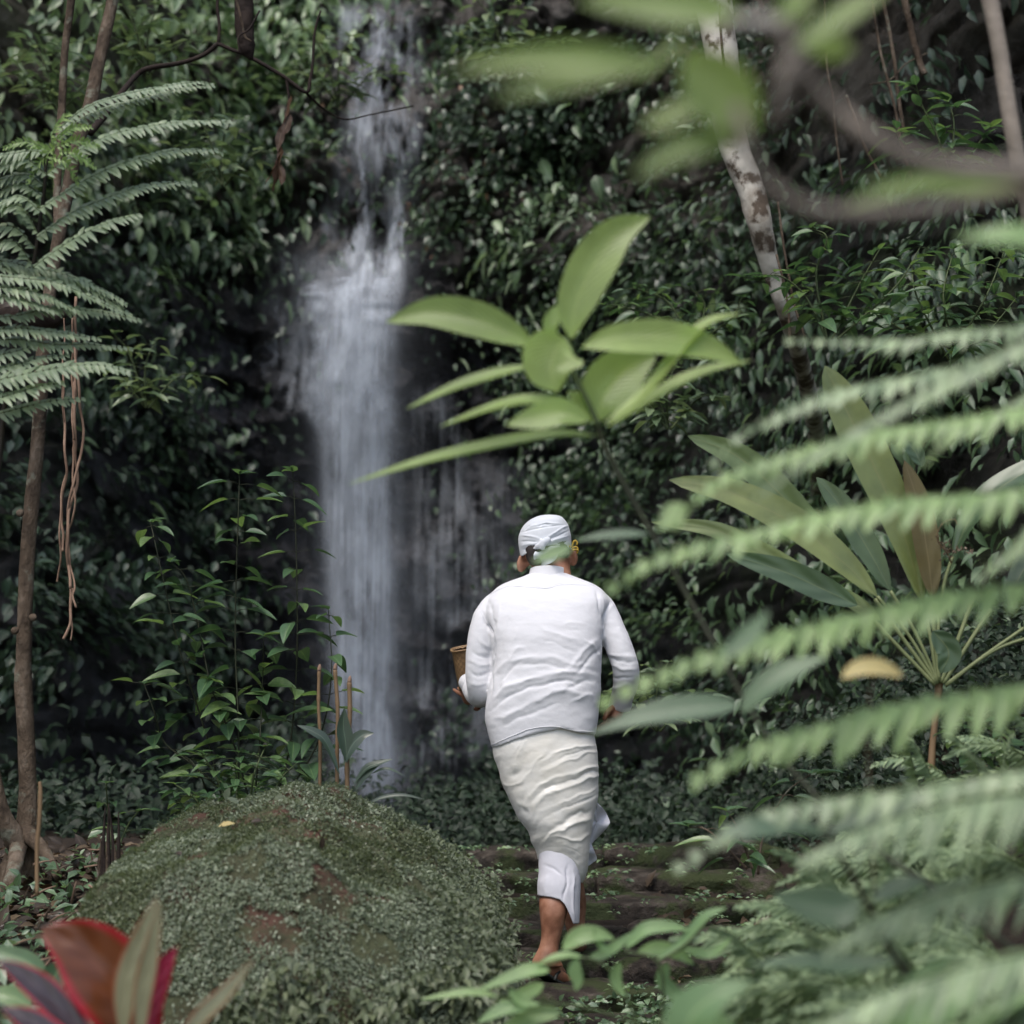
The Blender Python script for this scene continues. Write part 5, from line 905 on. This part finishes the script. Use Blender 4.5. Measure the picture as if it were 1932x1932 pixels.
for k, (pts, st_, ll, lu, single) in enumerate([
    ([(2070, 905), (1960, 915), (1850, 930), (1700, 940), (1560, 965), (1420, 1000), (1300, 1030), (1220, 1060), (1145, 1112)], 38, 84, 34, True),
    ([(2090, 1080), (1932, 1100), (1760, 1122), (1600, 1160), (1480, 1190), (1380, 1215), (1260, 1260), (1130, 1322)], 40, 92, 34, True),
    ([(2080, 1270), (1932, 1288), (1800, 1308), (1650, 1335), (1540, 1370), (1430, 1400), (1305, 1470)], 44, 104, 34, True),
    ([(2060, 760), (1932, 768), (1800, 790), (1650, 812), (1500, 850), (1380, 890), (1300, 950), (1270, 1000)], 36, 72, 30, True),
    ([(2060, 640), (1932, 648), (1800, 690), (1680, 715), (1560, 742), (1460, 785), (1380, 830), (1340, 880)], 33, 60, 28, False),
    ([(2080, 1430), (1932, 1450), (1760, 1480), (1600, 1500), (1480, 1520), (1380, 1560), (1270, 1640)], 38, 80, 30, False),
    ([(2050, 580), (1932, 610), (1800, 625), (1700, 640), (1600, 640), (1480, 640)], 28, 48, 30, False),
    ([(2050, 690), (1932, 745), (1860, 790), (1780, 830), (1740, 880)], 26, 46, 30, False),
    ([(2060, 960), (1960, 985), (1900, 1040), (1840, 1090)], 28, 54, 26, False), ([(2080, 1490), (1932, 1495), (1780, 1520), (1640, 1560), (1510, 1620)], 21, 125, 60, False), ([(2080, 1650), (1932, 1655), (1800, 1680), (1660, 1730), (1560, 1790)], 20, 125, 60, False), ([(2080, 1790), (1932, 1800), (1800, 1830), (1660, 1880), (1540, 1940)], 20, 120, 60, False), ([(2060, 560), (1900, 660), (1740, 740), (1560, 840), (1420, 940)], 26, 50, 26, False)]):
    dz = [.0, .05, .1, .03, .12, .05, .2, .1, .0, -.15, -.1, -.3, -.3][k]
    fern_pinna(ff, [(x, y, 2.8 + dz - .0001*(2000-x)) for x, y in pts], st_, ll, lu, .98, M['fern'] if single else M['fern_a'], single, seed=k, r0=4, hi=True)
# left tree fern
tf = thing('tree_fern', gbase(-60, 5.7), 'tree fern with arching feathery fronds reaching in from the left edge', 'fern')
ptobj('stalk', [(-40, 1500, 5.7, 9), (-25, 1100, 5.7, 8), (0, 850, 5.7, 6), (12, 740, 5.7, 5.5), (25, 660, 5.7, 5), (45, 560, 5.7, 4.5), (63, 500, 5.7, 4.2), (75, 420, 5.7, 3.8), (84, 355, 5.7, 3.4), (86, 320, 5.7, 3), (95, 270, 5.7, 2.6), (110, 225, 5.7, 2)], M['stem_dark'], tf, 60, 8, .1)
TFN = [([(108, 245), (160, 205), (220, 182), (300, 165), (365, 155), (402, 158)], 8.5, 20, 9, 1), ([(96, 268), (150, 225), (215, 200), (280, 182), (350, 166), (405, 162)], 9, 22, 10, 1), ([(88, 330), (140, 290), (200, 258), (270, 240), (350, 230), (435, 229)], 10, 27, 13, 1), ([(75, 395), (120, 365), (180, 330), (250, 303), (320, 285), (400, 283), (420, 288)], 10, 28, 14, 1), ([(68, 450), (130, 405), (190, 378), (260, 355), (320, 345), (370, 346)], 10.5, 28, 14, 1), ([(62, 505), (110, 470), (160, 440), (210, 418), (264, 404)], 10.5, 30, 16, 1),
       ([(88, 330), (50, 300), (20, 310), (-30, 330)], 9, 22, 10, 0), ([(80, 370), (40, 345), (0, 365), (-40, 380)], 9, 22, 12, 0), ([(70, 440), (40, 390), (0, 395), (-40, 410)], 9, 24, 12, 0), ([(60, 500), (30, 458), (-10, 460), (-50, 475)], 10, 26, 12, 0),
       ([(-40, 485), (30, 498), (90, 515), (150, 535), (205, 565), (256, 602)], 9.5, 26, 16, 0), ([(-40, 520), (40, 525), (110, 535), (170, 560), (230, 590)], 9.5, 22, 12, 0), ([(-40, 600), (30, 596), (90, 582), (150, 585), (210, 592), (266, 604)], 10, 24, 12, 1), ([(-40, 648), (30, 640), (100, 650), (170, 650), (250, 658)], 10, 20, 10, 0), ([(-40, 728), (20, 712), (80, 700), (140, 690), (190, 690), (245, 702)], 12, 30, 20, 1), ([(-40, 790), (20, 775), (70, 762), (110, 755), (160, 752)], 10, 22, 12, 0), ([(-40, 680), (0, 670), (40, 660), (80, 640)], 10, 26, 14, 0), ([(-40, 560), (10, 560), (60, 572), (110, 590)], 10, 22, 10, 0),
       ([(92, 290), (60, 285), (20, 290), (-40, 300)], 9, 24, 12, 0), ([(82, 350), (50, 330), (0, 340), (-50, 360)], 9, 24, 12, 0), ([(76, 400), (40, 372), (0, 385), (-50, 400)], 9, 24, 12, 0), ([(66, 470), (30, 430), (-10, 430), (-60, 445)], 10, 26, 12, 0), ([(-40, 505), (50, 505), (120, 518), (190, 545), (240, 575)], 10, 24, 14, 0), ([(-40, 540), (30, 545), (90, 560), (150, 590)], 9, 22, 12, 0), ([(-40, 625), (40, 620), (110, 628), (190, 640)], 10, 22, 12, 0), ([(-40, 700), (20, 690), (80, 675), (130, 668)], 10, 24, 12, 0), ([(-30, 760), (20, 745), (70, 730), (120, 722)], 10, 24, 12, 0)]
for k, (pts, st_, ll, lu, sg) in enumerate(TFN):
    fern_pinna(tf, [(x, y, 5.62 + .03*math.sin(k*2.1)) for x, y in pts], st_*1.1, ll*1.4, lu*1.6, 1.12, M['treefern_o'] if sg else M['treefern'], bool(sg) and k not in (0, 12), seed=50+k, r0=1.6, lo=(.15, -.75, -.75), up=(-.2, .55, .6), fwd=.45, tipf=.3)
# curled young tip of the fern
yc = []
for k in range(9):
    a = -1.2 + k*.55; yc.append([(95 + 5*k % 17, 260 + 9*(k % 5)), (98 + 48*math.cos(a), 270 + 45*math.sin(a)), (98 + 92*math.cos(a), 285 + 75*math.sin(a))])
for k, pts in enumerate(yc): fern_pinna(tf, [(x, y, 5.5 + .02*k) for x, y in pts], 7.5, 24, 16, .9, M['youngfern'], False, seed=80+k, r0=1.2, lo=(.1, -.6, -.7), up=(-.1, -.2, .8), fwd=.6)

# ground ferns on the right bank
U_PIN = unit_leaf(a=.5, b=.55, fold=.15, droop=.35, n=6, na=3)
def frond(parent, pts, step, ll, lu, mat, seed, r0=1.6):
    return fern_pinna(parent, pts, step, ll, lu, .85, mat, False, name='frond', seed=seed, r0=r0, lo=(-.4, -.8, -.5), up=(-.1, .8, .35), fwd=.25, tipf=.2, basef=.7)
GFN = [(1932, 1520, 5.1), (1820, 1500, 5.6), (1900, 1640, 4.7), (1700, 1560, 5.5), (1760, 1720, 4.6), (1640, 1620, 5.4), (1620, 1800, 4.5), (1900, 1830, 4.2), (1480, 1850, 4.7), (1750, 1900, 4.1), (1600, 1730, 5.0), (1940, 1450, 5.6), (1840, 1580, 5.2), (1660, 1660, 5.1), (1800, 1780, 4.4), (1560, 1800, 4.8), (1640, 1900, 4.3), (1540, 1930, 4.4)]
POS = ['at the right edge above the others', 'below the spotted cane stem', 'at the right edge halfway down the bank', 'nearest the yellow leaf\'s brown stalk', 'in the middle of the fern bank', 'beside the top right end of the steps', 'behind the dark paired leaves', 'in the bottom right corner', 'left of the bottom dark leaf', 'at the bottom edge of the bank', 'hanging near the middle of the steps\' right end', 'uppermost at the right edge', 'above the middle of the fern bank', 'right behind the dark herb\'s upper leaves', 'right of the dark herb\'s stem', 'leaning over the lower steps', 'at the bottom edge beside the dark herb\'s foot', 'at the bottom edge right of the pale corner leaf']
rr = random.Random(9)
for k, ((x, y, Y), ps) in enumerate(zip(GFN, POS)):
    g = thing('ground_fern', px(x+60, y+70, Y+.1), 'pale grey-green fern ' + ps, 'fern', 'ferns massed on the right bank')
    for q in range(10):
        an = rr.uniform(-.55, .35) if q < 8 else rr.uniform(-2.2, -.8); ln = rr.uniform(170, 290)*5/Y; x0, y0 = x+60+rr.uniform(-50, 40), y+40+rr.uniform(-40, 50); dx, dy = -math.cos(an), math.sin(an)
        pts = [(x0, y0, Y+.1), (x0+dx*ln*.35, y0+dy*ln*.35-22, Y-.02*q), (x0+dx*ln*.7, y0+dy*ln*.7-10, Y-.05-.03*q), (x0+dx*ln, y0+dy*ln+32, Y-.1-.04*q)]
        frond(g, pts, 11.5, 62*5/Y*rr.uniform(.8, 1.15), 30*5/Y, M['fern_a'], 200+k*10+q)

# ---------------------------------------------------------------- broad leaved cane plant
gp = thing('cane_plant', px(1757, 1440, 6.), 'broad leaved cane plant with ribbed yellow-green leaves fanning from one base', 'plant')
for k, (pts, w, mat, roll, a) in enumerate([([(1742, 1140), (1706, 1010), (1640, 860), (1590, 760), (1556, 690)], 100, 'ginger', 15, 1.1), ([(1650, 1130), (1560, 1030), (1470, 930), (1390, 860), (1297, 822)], 74, 'ginger', 15, 1.15), ([(1655, 1125), (1590, 1060), (1500, 990), (1380, 930), (1262, 905)], 84, 'ginger', 25, 1.05),
                                           ([(1625, 1140), (1540, 1100), (1450, 1050), (1350, 1000), (1228, 985)], 50, 'ginger', 20, 1.), ([(1618, 1142), (1550, 1110), (1470, 1075), (1370, 1045)], 66, 'ginger_dk', 15, .9), ([(1680, 1115), (1640, 1040), (1590, 960), (1540, 900)], 66, 'ginger_dk', 20, 1.), ([(1760, 1130), (1752, 1060), (1735, 960), (1706, 868)], 66, 'ginger_brown', 20, 1.05),
                                           ([(1798, 1050), (1830, 980), (1880, 925), (1960, 880), (2040, 860)], 78, 'ginger_dk', -45, 1.), ([(1660, 1170), (1600, 1130), (1530, 1100)], 40, 'ginger', 20, .9), ([(1760, 1190), (1790, 1230), (1775, 1270)], 60, 'ginger_dk', 10, .9), ([(1900, 1130), (1940, 1060), (1990, 980)], 60, 'ginger_dk', 20, 1.), ([(1740, 880), (1725, 850), (1700, 820)], 40, 'ginger_dk', 20, 1.)]):
    pleaf('leaf', [(*p, 6.02 - .04*(k % 5)) for p in pts], w*.8, M[mat], gp, roll=roll, n=20, a=a, b=.6, fold=.18, wave=.012, seed=k, na=7)
for k, pts in enumerate([[(1742, 1140), (1755, 1200), (1768, 1290)], [(1650, 1130), (1700, 1200), (1766, 1290)], [(1655, 1125), (1712, 1195), (1768, 1288)], [(1622, 1140), (1680, 1205), (1764, 1292)], [(1680, 1115), (1725, 1190), (1770, 1288)], [(1760, 1130), (1762, 1180), (1772, 1285)], [(1798, 1050), (1782, 1100), (1770, 1190), (1772, 1285)], [(1870, 1150), (1830, 1210), (1780, 1290)], [(1932, 1185), (1860, 1235), (1784, 1292)], [(1840, 1120), (1810, 1200), (1776, 1288)], [(1990, 1190), (1880, 1225), (1784, 1294)]]):
    ptobj('petiole', [(*p, 5.98, 3.4 + .6*(k % 2)) for p in pts], M['stem_pale'], gp, 20, 8)
ptobj('cane', [(1772, 1285, 6., 8), (1768, 1330, 6., 7), (1762, 1380, 6., 6.5), (1757, 1445, 6., 7), (1755, 1520, 6., 8)], M['bamboo'], gp, 30, 10, .2)
fs = thing('seed_head', px(1790, 1050, 5.9), 'small dry tan seed head by the cane plant\'s pale right leaf', 'seed head')
ptobj('stalk', [(1795, 1062, 5.92, 1.6), (1788, 1045, 5.9, 1.4), (1772, 1025, 5.88, 1.2), (1768, 1010, 5.87, 1), (1778, 988, 5.86, .8), (1800, 980, 5.86, .7), (1806, 990, 5.86, .6)], M['bamboo'], fs, 24, 6)
P = []; 
for k in range(90):
    t = rr.random(); c = (1765 + 30*t + rr.gauss(0, 5), 1010 + 42*t + rr.gauss(0, 4)) if k < 60 else (1795 + 44*t, 1040 - 2*t + rr.gauss(0, 2)); P.append(tuple(px(*c, 5.9 + rr.gauss(0, .008))))
scatter('seeds', M['litter'], P, RNG.normal(0, 1, (90, 3)), RNG.normal(0, 1, (90, 3)), .012, .006, U=U_LOW, parent=fs, tone=.6 + .4*RNG.random(90), kind='stuff')
yl = thing('yellow_leaf_sprig', px(1640, 1460, 3.1), 'single pale yellow leaf on a thin brown stalk in front of the ferns', 'leaf')
pleaf('leaf', [(1588, 1280, 3.1), (1620, 1262, 3.1), (1660, 1260, 3.1), (1704, 1276, 3.1)], 38, M['fg_yellow'], yl, roll=30, a=1., b=.6)
ptobj('stalk', [(1645, 1275, 3.1, 1.6), (1640, 1330, 3.1, 2), (1637, 1400, 3.1, 2.2), (1640, 1470, 3.1, 2.6), (1650, 1700, 3.1, 3)], M['bark_brown'], yl, 20, 8)

# ---------------------------------------------------------------- near herbs, bottom right and bottom centre
hb = thing('dark_herb', px(1790, 2000, 2.9), 'dark out of focus stem with paired blue-green leaves before the fern bank', 'plant')
ptobj('stem', [(1800, 2050, 2.9, 9), (1765, 1940, 2.9, 8), (1720, 1850, 2.9, 8), (1680, 1790, 2.9, 7), (1640, 1710, 2.9, 6.5), (1600, 1640, 2.9, 6), (1560, 1575, 2.9, 5), (1540, 1545, 2.9, 4)], M['stem_dark'], hb, 40, 10)
for k, (pts, w, roll) in enumerate([([(1622, 1700), (1580, 1715), (1520, 1705), (1455, 1688)], 78, 15), ([(1668, 1775), (1700, 1740), (1760, 1700), (1838, 1650)], 62, 35), ([(1690, 1812), (1600, 1822), (1510, 1815), (1410, 1822)], 44, 40), ([(1645, 1700), (1700, 1672), (1750, 1662)], 40, 30), ([(1560, 1575), (1620, 1545), (1700, 1520), (1760, 1500)], 46, 35), ([(1560, 1575), (1500, 1560), (1440, 1570), (1385, 1590)], 36, 40)]):
    pleaf('leaf', [(*p, 2.88) for p in pts], w, M['fg_dark'], hb, roll=roll, n=14, seed=k)
h2 = thing('glossy_corner_plant', px(1840, 2050, 2.6), 'large glossy lime leaves out of focus in the bottom right corner', 'plant')
for k, (pts, w, roll) in enumerate([([(1720, 2010), (1740, 1940), (1800, 1880), (1900, 1835), (1990, 1800)], 80, 30), ([(1800, 2020), (1840, 1950), (1900, 1900), (1990, 1870)], 66, 50), ([(1700, 2000), (1690, 1930), (1730, 1860), (1800, 1800)], 60, 20), ([(1840, 2050), (1880, 1990), (1960, 1940)], 80, 10), ([(1300, 1990), (1300, 1930), (1340, 1885), (1420, 1850)], 96, -30), ([(1400, 2010), (1360, 1950), (1300, 1900), (1262, 1880)], 60, 30)]):
    pleaf('leaf', [(*p, 2.6+.05*k) for p in pts], w, M['fg_herb'], h2, roll=roll, n=14, seed=k)
ptobj('stem', [(1850, 2060, 2.6, 8), (1780, 2010, 2.6, 7), (1720, 2005, 2.6, 7)], M['stem'], h2, 14, 8)
h3 = thing('light_green_herb', px(1200, 2080, 4.), 'light green herb with oval leaves in front of the man\'s feet', 'plant')
LS = [([(1037, 1832), (1005, 1830), (960, 1845), (900, 1870)], 34, 30), ([(940, 1880), (890, 1872), (840, 1878), (792, 1886)], 20, 35), ([(1026, 1856), (1005, 1868), (975, 1882), (940, 1890)], 30, 10), ([(1100, 1806), (1070, 1802), (1040, 1808), (1012, 1822)], 18, 40), ([(1062, 1792), (1090, 1768), (1125, 1762), (1160, 1772)], 40, 15), ([(1110, 1808), (1140, 1800), (1170, 1780), (1195, 1758)], 26, 25),
      ([(1088, 1806), (1085, 1830), (1090, 1850), (1086, 1870)], 30, 10), ([(1180, 1790), (1215, 1755), (1260, 1748), (1300, 1755)], 32, 25), ([(1200, 1800), (1240, 1790), (1280, 1800), (1310, 1820)], 34, 20), ([(1170, 1815), (1160, 1840), (1165, 1860), (1180, 1880)], 28, 20), ([(1240, 1810), (1290, 1780), (1330, 1730), (1372, 1712)], 30, 35), ([(1260, 1815), (1250, 1850), (1280, 1880), (1310, 1890)], 34, 10), ([(1000, 1900), (950, 1905), (900, 1930)], 34, 30), ([(1060, 1910), (1020, 1915), (970, 1935), (930, 1960)], 40, 20), ([(1290, 1790), (1340, 1800), (1380, 1770)], 26, 30), ([(960, 1865), (985, 1890), (1020, 1895)], 24, 20), ([(1150, 1796), (1130, 1780), (1120, 1750)], 20, 40)]
for k, (pts, w, roll) in enumerate(LS): pleaf('leaf', [(*p, 4.1 + .03*(k % 3)) for p in pts], w*.86, M['fg_herb'], h3, roll=roll, n=12, seed=k, b=.75)
for pts in ([(1210, 2080), (1200, 1930), (1150, 1830), (1088, 1806), (1030, 1822), (960, 1848)], [(1215, 2080), (1250, 1900), (1240, 1815), (1180, 1795)], [(1200, 1930), (1100, 1900), (1000, 1890), (940, 1880)], [(1240, 1815), (1290, 1785), (1330, 1745)]): ptobj('stem', [(*p, 4.12, 3) for p in pts], M['stem'], h3, 24, 7)
# red cordyline, bottom left
cd = thing('cordyline', px(230, 2030, 3.6), 'cordyline with broad red-edged orange and pink leaves in the bottom left corner', 'plant')
for k, (pts, w, mat, roll, a) in enumerate([([(262, 2010), (250, 1930), (205, 1850), (150, 1790), (78, 1752)], 150, 'cord_big', 8, 1.0), ([(200, 2020), (150, 1950), (90, 1880), (40, 1840), (-4, 1812)], 58, 'cord_dark', 20, .9), ([(232, 1960), (240, 1860), (265, 1780), (300, 1688)], 52, 'cord_green', 20, .85), ([(262, 1980), (270, 1880), (285, 1800), (303, 1700)], 38, 'cord_green', -10, .9), ([(275, 2000), (280, 1910), (302, 1840), (333, 1784)], 50, 'cord_pink', 5, .9), ([(330, 2000), (370, 1932), (430, 1870), (482, 1806)], 36, 'cord_green', 30, .85), ([(180, 2040), (120, 1980), (60, 1930), (0, 1900)], 60, 'cord_dark', 25, .9)]):
    pleaf('leaf', [(*p, 3.62 - .03*(k % 4)) for p in pts], w, M[mat], cd, roll=roll, n=20, a=a, b=.8, fold=.3, wave=.02, seed=k, na=7)
ptobj('stem', [(230, 2100, 3.6, 14), (235, 2030, 3.6, 12), (240, 1980, 3.6, 9)], M['stem'], cd, 12, 10)
cg = thing('green_ground_plant', px(60, 1900, 4.6), 'dark green broad leaves behind the red cordyline at the left edge', 'plant')
for k, (pts, w, roll) in enumerate([([(90, 1860), (60, 1820), (10, 1800), (-40, 1790)], 38, 15), ([(90, 1870), (105, 1840), (118, 1810)], 50, 15), ([(120, 1880), (150, 1850), (170, 1820)], 40, 20), ([(60, 1900), (20, 1880), (-30, 1870)], 40, 20)]): pleaf('leaf', [(*p, 4.6) for p in pts], w, M['shrubleaf'], cg, roll=roll, seed=k)

# ---------------------------------------------------------------- sharp leafy shrub above the boulder
U_OV5 = unit_leaf(a=.62, b=.85, fold=.16, droop=.22, n=8, na=5)
def shrub(name, label, root, stems, Y, mat, seed, Lr=(42, 62), Wf=.42, step=34, spread=1., cat='shrub', stemmat='stem', key='shrub_leaf', U=U_OV5, r0=2.6, flat=.25, dens=2):
    r = random.Random(seed); t = thing(name, px(*root, Y), label, cat)
    for pts in stems:
        C = cr([(*p, Y + r.uniform(-.05, .05)) for p in pts], 40)
        ptobj('stem', [(x, y, yy, r0*(1-.6*i/39)) for i, (x, y, yy) in enumerate(C)], M[stemmat], t, 40, 6)
        Ls = np.concatenate([[0], np.cumsum(np.hypot(np.diff(C[:, 0]), np.diff(C[:, 1])))]); s = Ls[-1]*.18
        while s < Ls[-1]:
            x, y, yy = (np.interp(s, Ls, C[:, q]) for q in range(3)); a0 = r.uniform(0, math.pi)
            for q in range(dens):
                a = a0 + q*2*math.pi/dens + r.uniform(-.3, .3); d = Vector((math.cos(a), math.sin(a), r.uniform(-.15, .35))); b = px(x, y, yy); pl = r.uniform(12, 34)*spread*Y/F; e = b + d.normalized()*pl
                V, Fc = tube([b, b + d.normalized()*pl*.5 + Vector((0, 0, .004)), e], [.0016, .0013, .001], 5); obj('petiole', V, Fc, M[stemmat], t)
                L = r.uniform(*Lr)*Y/F*(1.1 - .35*s/Ls[-1]); dd = d + Vector((r.uniform(-.3, .3), r.uniform(-.3, .3), r.uniform(-.35, .05)))
                leaf_inst('leaf', key, U, mat, e, dd, (r.gauss(0, flat), r.gauss(-.25, flat), 1), L, L*Wf*r.uniform(.85, 1.15), t)
            s += step*r.uniform(.7, 1.2)
        # tip leaves
        x, y, yy = C[-1]
        for q in range(3): a = r.uniform(0, 6.28); leaf_inst('leaf', key, U, mat, px(x, y, yy), (math.cos(a), math.sin(a), .35), (r.gauss(0, .2), -.2, 1), Lr[0]*.7*Y/F, Lr[0]*.3*Y/F, t)
    return t
shrub('understory_shrub', 'slim shrub with opposite pointed leaves growing behind the mossy boulder, left of the falls', (460, 1520),
      [[(450, 1510), (450, 1380), (444, 1220), (446, 1080), (450, 960), (452, 895)], [(520, 1510), (548, 1400), (560, 1250), (560, 1090), (556, 960), (552, 890)], [(420, 1510), (390, 1390), (340, 1230), (305, 1080), (284, 985)], [(470, 1510), (440, 1400), (400, 1300), (372, 1170), (350, 1090), (320, 1060)],
       [(440, 1510), (360, 1440), (310, 1400), (290, 1340), (272, 1290)], [(540, 1500), (600, 1400), (625, 1280), (620, 1150)], [(480, 1510), (490, 1400), (495, 1300), (498, 1200)], [(400, 1520), (372, 1450), (340, 1420)]], 7., M['shrubleaf'], 4, Lr=(52, 80), Wf=.44, step=34, dens=2, r0=2., stemmat='stem_olive')
shrub('understory_shrub', 'low dark bushy shrub at the base of the canes behind the boulder', (450, 1530), [[(430, 1530), (410, 1470), (380, 1420)], [(470, 1530), (480, 1460), (500, 1410)], [(500, 1530), (530, 1470), (560, 1440)], [(400, 1540), (360, 1500), (330, 1480)], [(450, 1530), (445, 1470), (450, 1420)], [(370, 1550), (345, 1520), (330, 1500)]], 6.85, M['shrubleaf'], 6, Lr=(34, 50), step=20, dens=3)
shrub('seedling', 'small bright seedling with three leaves left of the boulder', (215, 1620), [[(215, 1620), (205, 1540), (200, 1478)], [(215, 1620), (240, 1560), (262, 1530)]], 7., M['shrubleaf'], 8, Lr=(34, 44), step=50)
shrub('hillside_shrub', 'shrub with light spear leaves at right, below the hanging vines', (1790, 320), [[(1790, 330), (1770, 260), (1740, 200), (1728, 160)], [(1790, 330), (1800, 240), (1790, 190)], [(1800, 340), (1840, 280), (1870, 240)], [(1780, 330), (1710, 290), (1690, 250)]], 7.8, M['shrubleaf'], 12, Lr=(60, 85), Wf=.3, step=32, dens=3)
shrub('hillside_shrub', 'small leaved grey-green sprays above the rosette\'s right leaves', (1300, 640), [[(1300, 640), (1240, 600), (1180, 580), (1140, 575)], [(1300, 640), (1260, 570), (1200, 545)], [(1300, 650), (1330, 580), (1300, 540)], [(1310, 650), (1380, 600), (1400, 560)]], 8.5, M['shrubleaf'], 13, Lr=(26, 36), Wf=.5, step=18, dens=3)
shrub('hillside_shrub', 'pale leaved shrub right of the pale trunk\'s foot', (1560, 620), [[(1560, 640), (1520, 560), (1470, 520), (1430, 530)], [(1560, 640), (1540, 520), (1560, 450), (1530, 430)], [(1570, 640), (1620, 540), (1660, 470)], [(1580, 640), (1690, 540), (1740, 460)]], 7.6, M['shrubleaf'], 14, Lr=(44, 62), Wf=.42, step=28, dens=3)
shrub('hillside_shrub', 'bushy shrub with mixed leaves at the right edge below the near branch', (1800, 640), [[(1800, 660), (1780, 560), (1800, 470)], [(1800, 660), (1860, 560), (1900, 460)], [(1800, 660), (1700, 620), (1660, 590)], [(1800, 660), (1850, 640), (1920, 560)], [(1790, 680), (1730, 560), (1720, 500)]], 7.2, M['shrubleaf'], 15, Lr=(46, 66), Wf=.4, step=26, dens=3)
shrub('bank_plant', 'low plant with strap leaves at the right end of the top step', (1420, 1640), [[(1420, 1640), (1390, 1560), (1370, 1530)], [(1430, 1650), (1440, 1580), (1480, 1500), (1530, 1460)], [(1410, 1640), (1340, 1570), (1300, 1560)]], 6.3, M['shrubleaf'], 16, Lr=(60, 84), Wf=.24, step=44, stemmat='bark_brown')
shrub('bank_plant', 'dark rounded leaves below the cane plant on the right bank', (1860, 1440), [[(1860, 1440), (1850, 1390), (1830, 1360)], [(1870, 1440), (1890, 1390), (1900, 1360)], [(1850, 1440), (1810, 1400), (1790, 1370)]], 5.9, M['shrubleaf'], 17, Lr=(40, 52), Wf=.6, step=22)
for x, y, Y, lab in ((110, 130, 9.4, 'leafy spray with big pale leaves between the two trunks at top left'), (280, 60, 9.6, 'leafy spray of pale leaves over the forked branch at top left'), (275, 690, 9.2, 'bright lime leaf cluster right of the hanging roots\' top'), (420, 270, 9.6, 'leafy spray just right of the upper fern tips'), (640, 120, 11.2, 'small pale sprays left of the upper stream'), (960, 60, 11., 'pale leafy sprays at the top, right of the falls'), (1260, 730, 8.6, 'grey-green leafy spray behind the rosette stem'), (1240, 1300, 8.2, 'dark leafy spray right of the man\'s elbow')):
    shrub('wall_shrub', lab, (x, y+80), [[(x, y+80), (x-50, y+20), (x-90, y+10)], [(x, y+80), (x, y), (x+20, y-50)], [(x+5, y+80), (x+60, y+20), (x+100, y+20)], [(x, y+80), (x-30, y-20), (x-60, y-60)]], Y, M['walleaf'], int(x), Lr=(34, 54), Wf=.42, step=24, dens=3)
# canes and strap leaves behind the boulder
for k, (pts, lab) in enumerate([([(603, 1510), (604, 1400), (601, 1330), (602, 1266)], 'left thin cut cane behind the boulder top'), ([(636, 1510), (636, 1420), (637, 1340), (632, 1264)], 'middle cut cane behind the boulder top'), ([(656, 1520), (655, 1430), (660, 1350), (659, 1288)], 'right cut cane with a pale split end behind the boulder top')]):
    c = thing('cut_cane', px(*pts[0], 6.7), lab, 'cane', 'cut canes behind the boulder')
    ptobj('cane', [(x, y, 6.7, 3.2 + .5*k + .6*math.exp(-((i % 7)/.8)**2)) for i, (x, y) in enumerate(cr(pts, 30))], M['bamboo'], c, 60, 8, .06, k)
    V, Fc = ptube([(*pts[-1], 6.7, 4.2), (pts[-1][0]+1, pts[-1][1]-8, 6.7, 3.4), (pts[-1][0]+2, pts[-1][1]-13, 6.7, 1)], 6, 6); obj('split_end', V, Fc, M['root'], c)
sl_ = thing('strap_leaf_plant', px(648, 1520, 6.65), 'strap leaved plant with dark arching blades around the cut canes', 'plant')
for k, (pts, w, roll) in enumerate([([(650, 1440), (662, 1410), (682, 1388), (706, 1383)], 26, 20), ([(668, 1480), (690, 1450), (715, 1440), (742, 1432)], 15, 40), ([(672, 1490), (685, 1465), (700, 1450), (720, 1440)], 18, 20), ([(655, 1440), (652, 1400), (648, 1370), (650, 1335)], 30, 10), ([(640, 1460), (615, 1400), (590, 1380), (560, 1368)], 20, 30), ([(690, 1520), (720, 1505), (760, 1500), (800, 1508)], 8, 30), ([(700, 1460), (730, 1450), (765, 1465)], 7, 40)]):
    pleaf('leaf', [(*p, 6.66) for p in pts], w, M['cliffleaf'], sl_, roll=roll, seed=k, a=.9)
sk = thing('bare_cane', px(70, 1640, 5.6), 'single bare jointed cane standing before the leaning tree\'s foot', 'cane')
ptobj('cane', [(70, 1690, 5.6, 4), (70, 1600, 5.6, 4), (74, 1550, 5.6, 4.2), (76, 1500, 5.6, 4.4), (75, 1475, 5.6, 3)], M['bamboo'], sk, 30, 8, .12)
rs2 = thing('rotten_stump', px(205, 1640, 6.4), 'splintered dark rotten stump between the leaning tree and the boulder', 'tree stump')
for k in range(9):
    x = 186 + k*5.; h = rr.uniform(60, 150); ptobj('splinter', [(x, 1665, 6.4, 4), (x + rr.uniform(-4, 4), 1665-h*.5, 6.4, 3.6), (x + rr.uniform(-8, 8), 1665-h, 6.4, 1)], M['bark_dark'] if k % 3 else M['bark_brown'], rs2, 14, 6, .3, k)
tw = thing('dry_twigs', px(150, 1680, 6.2), 'heap of dry twigs on the soil below the leaning tree', 'twigs')
for k in range(46):
    x, y = rr.uniform(20, 260), rr.uniform(1600, 1860); Y = 6.6 - (y-1600)/260*1.3; a = rr.uniform(-.6, 1.8); l = rr.uniform(20, 60)
    g0 = px(x, y, Y); V, Fc = tube([g0, g0 + Vector((math.cos(a)*l*.5, rr.uniform(-20, 20), math.sin(a)*l*.45))*Y/F, g0 + Vector((math.cos(a)*l, rr.uniform(-30, 30), math.sin(a)*l*.7))*Y/F], [.0035, .003, .0015], 5); obj('twig', V, Fc, M['root'] if k % 2 else M['bark_brown'], tw)
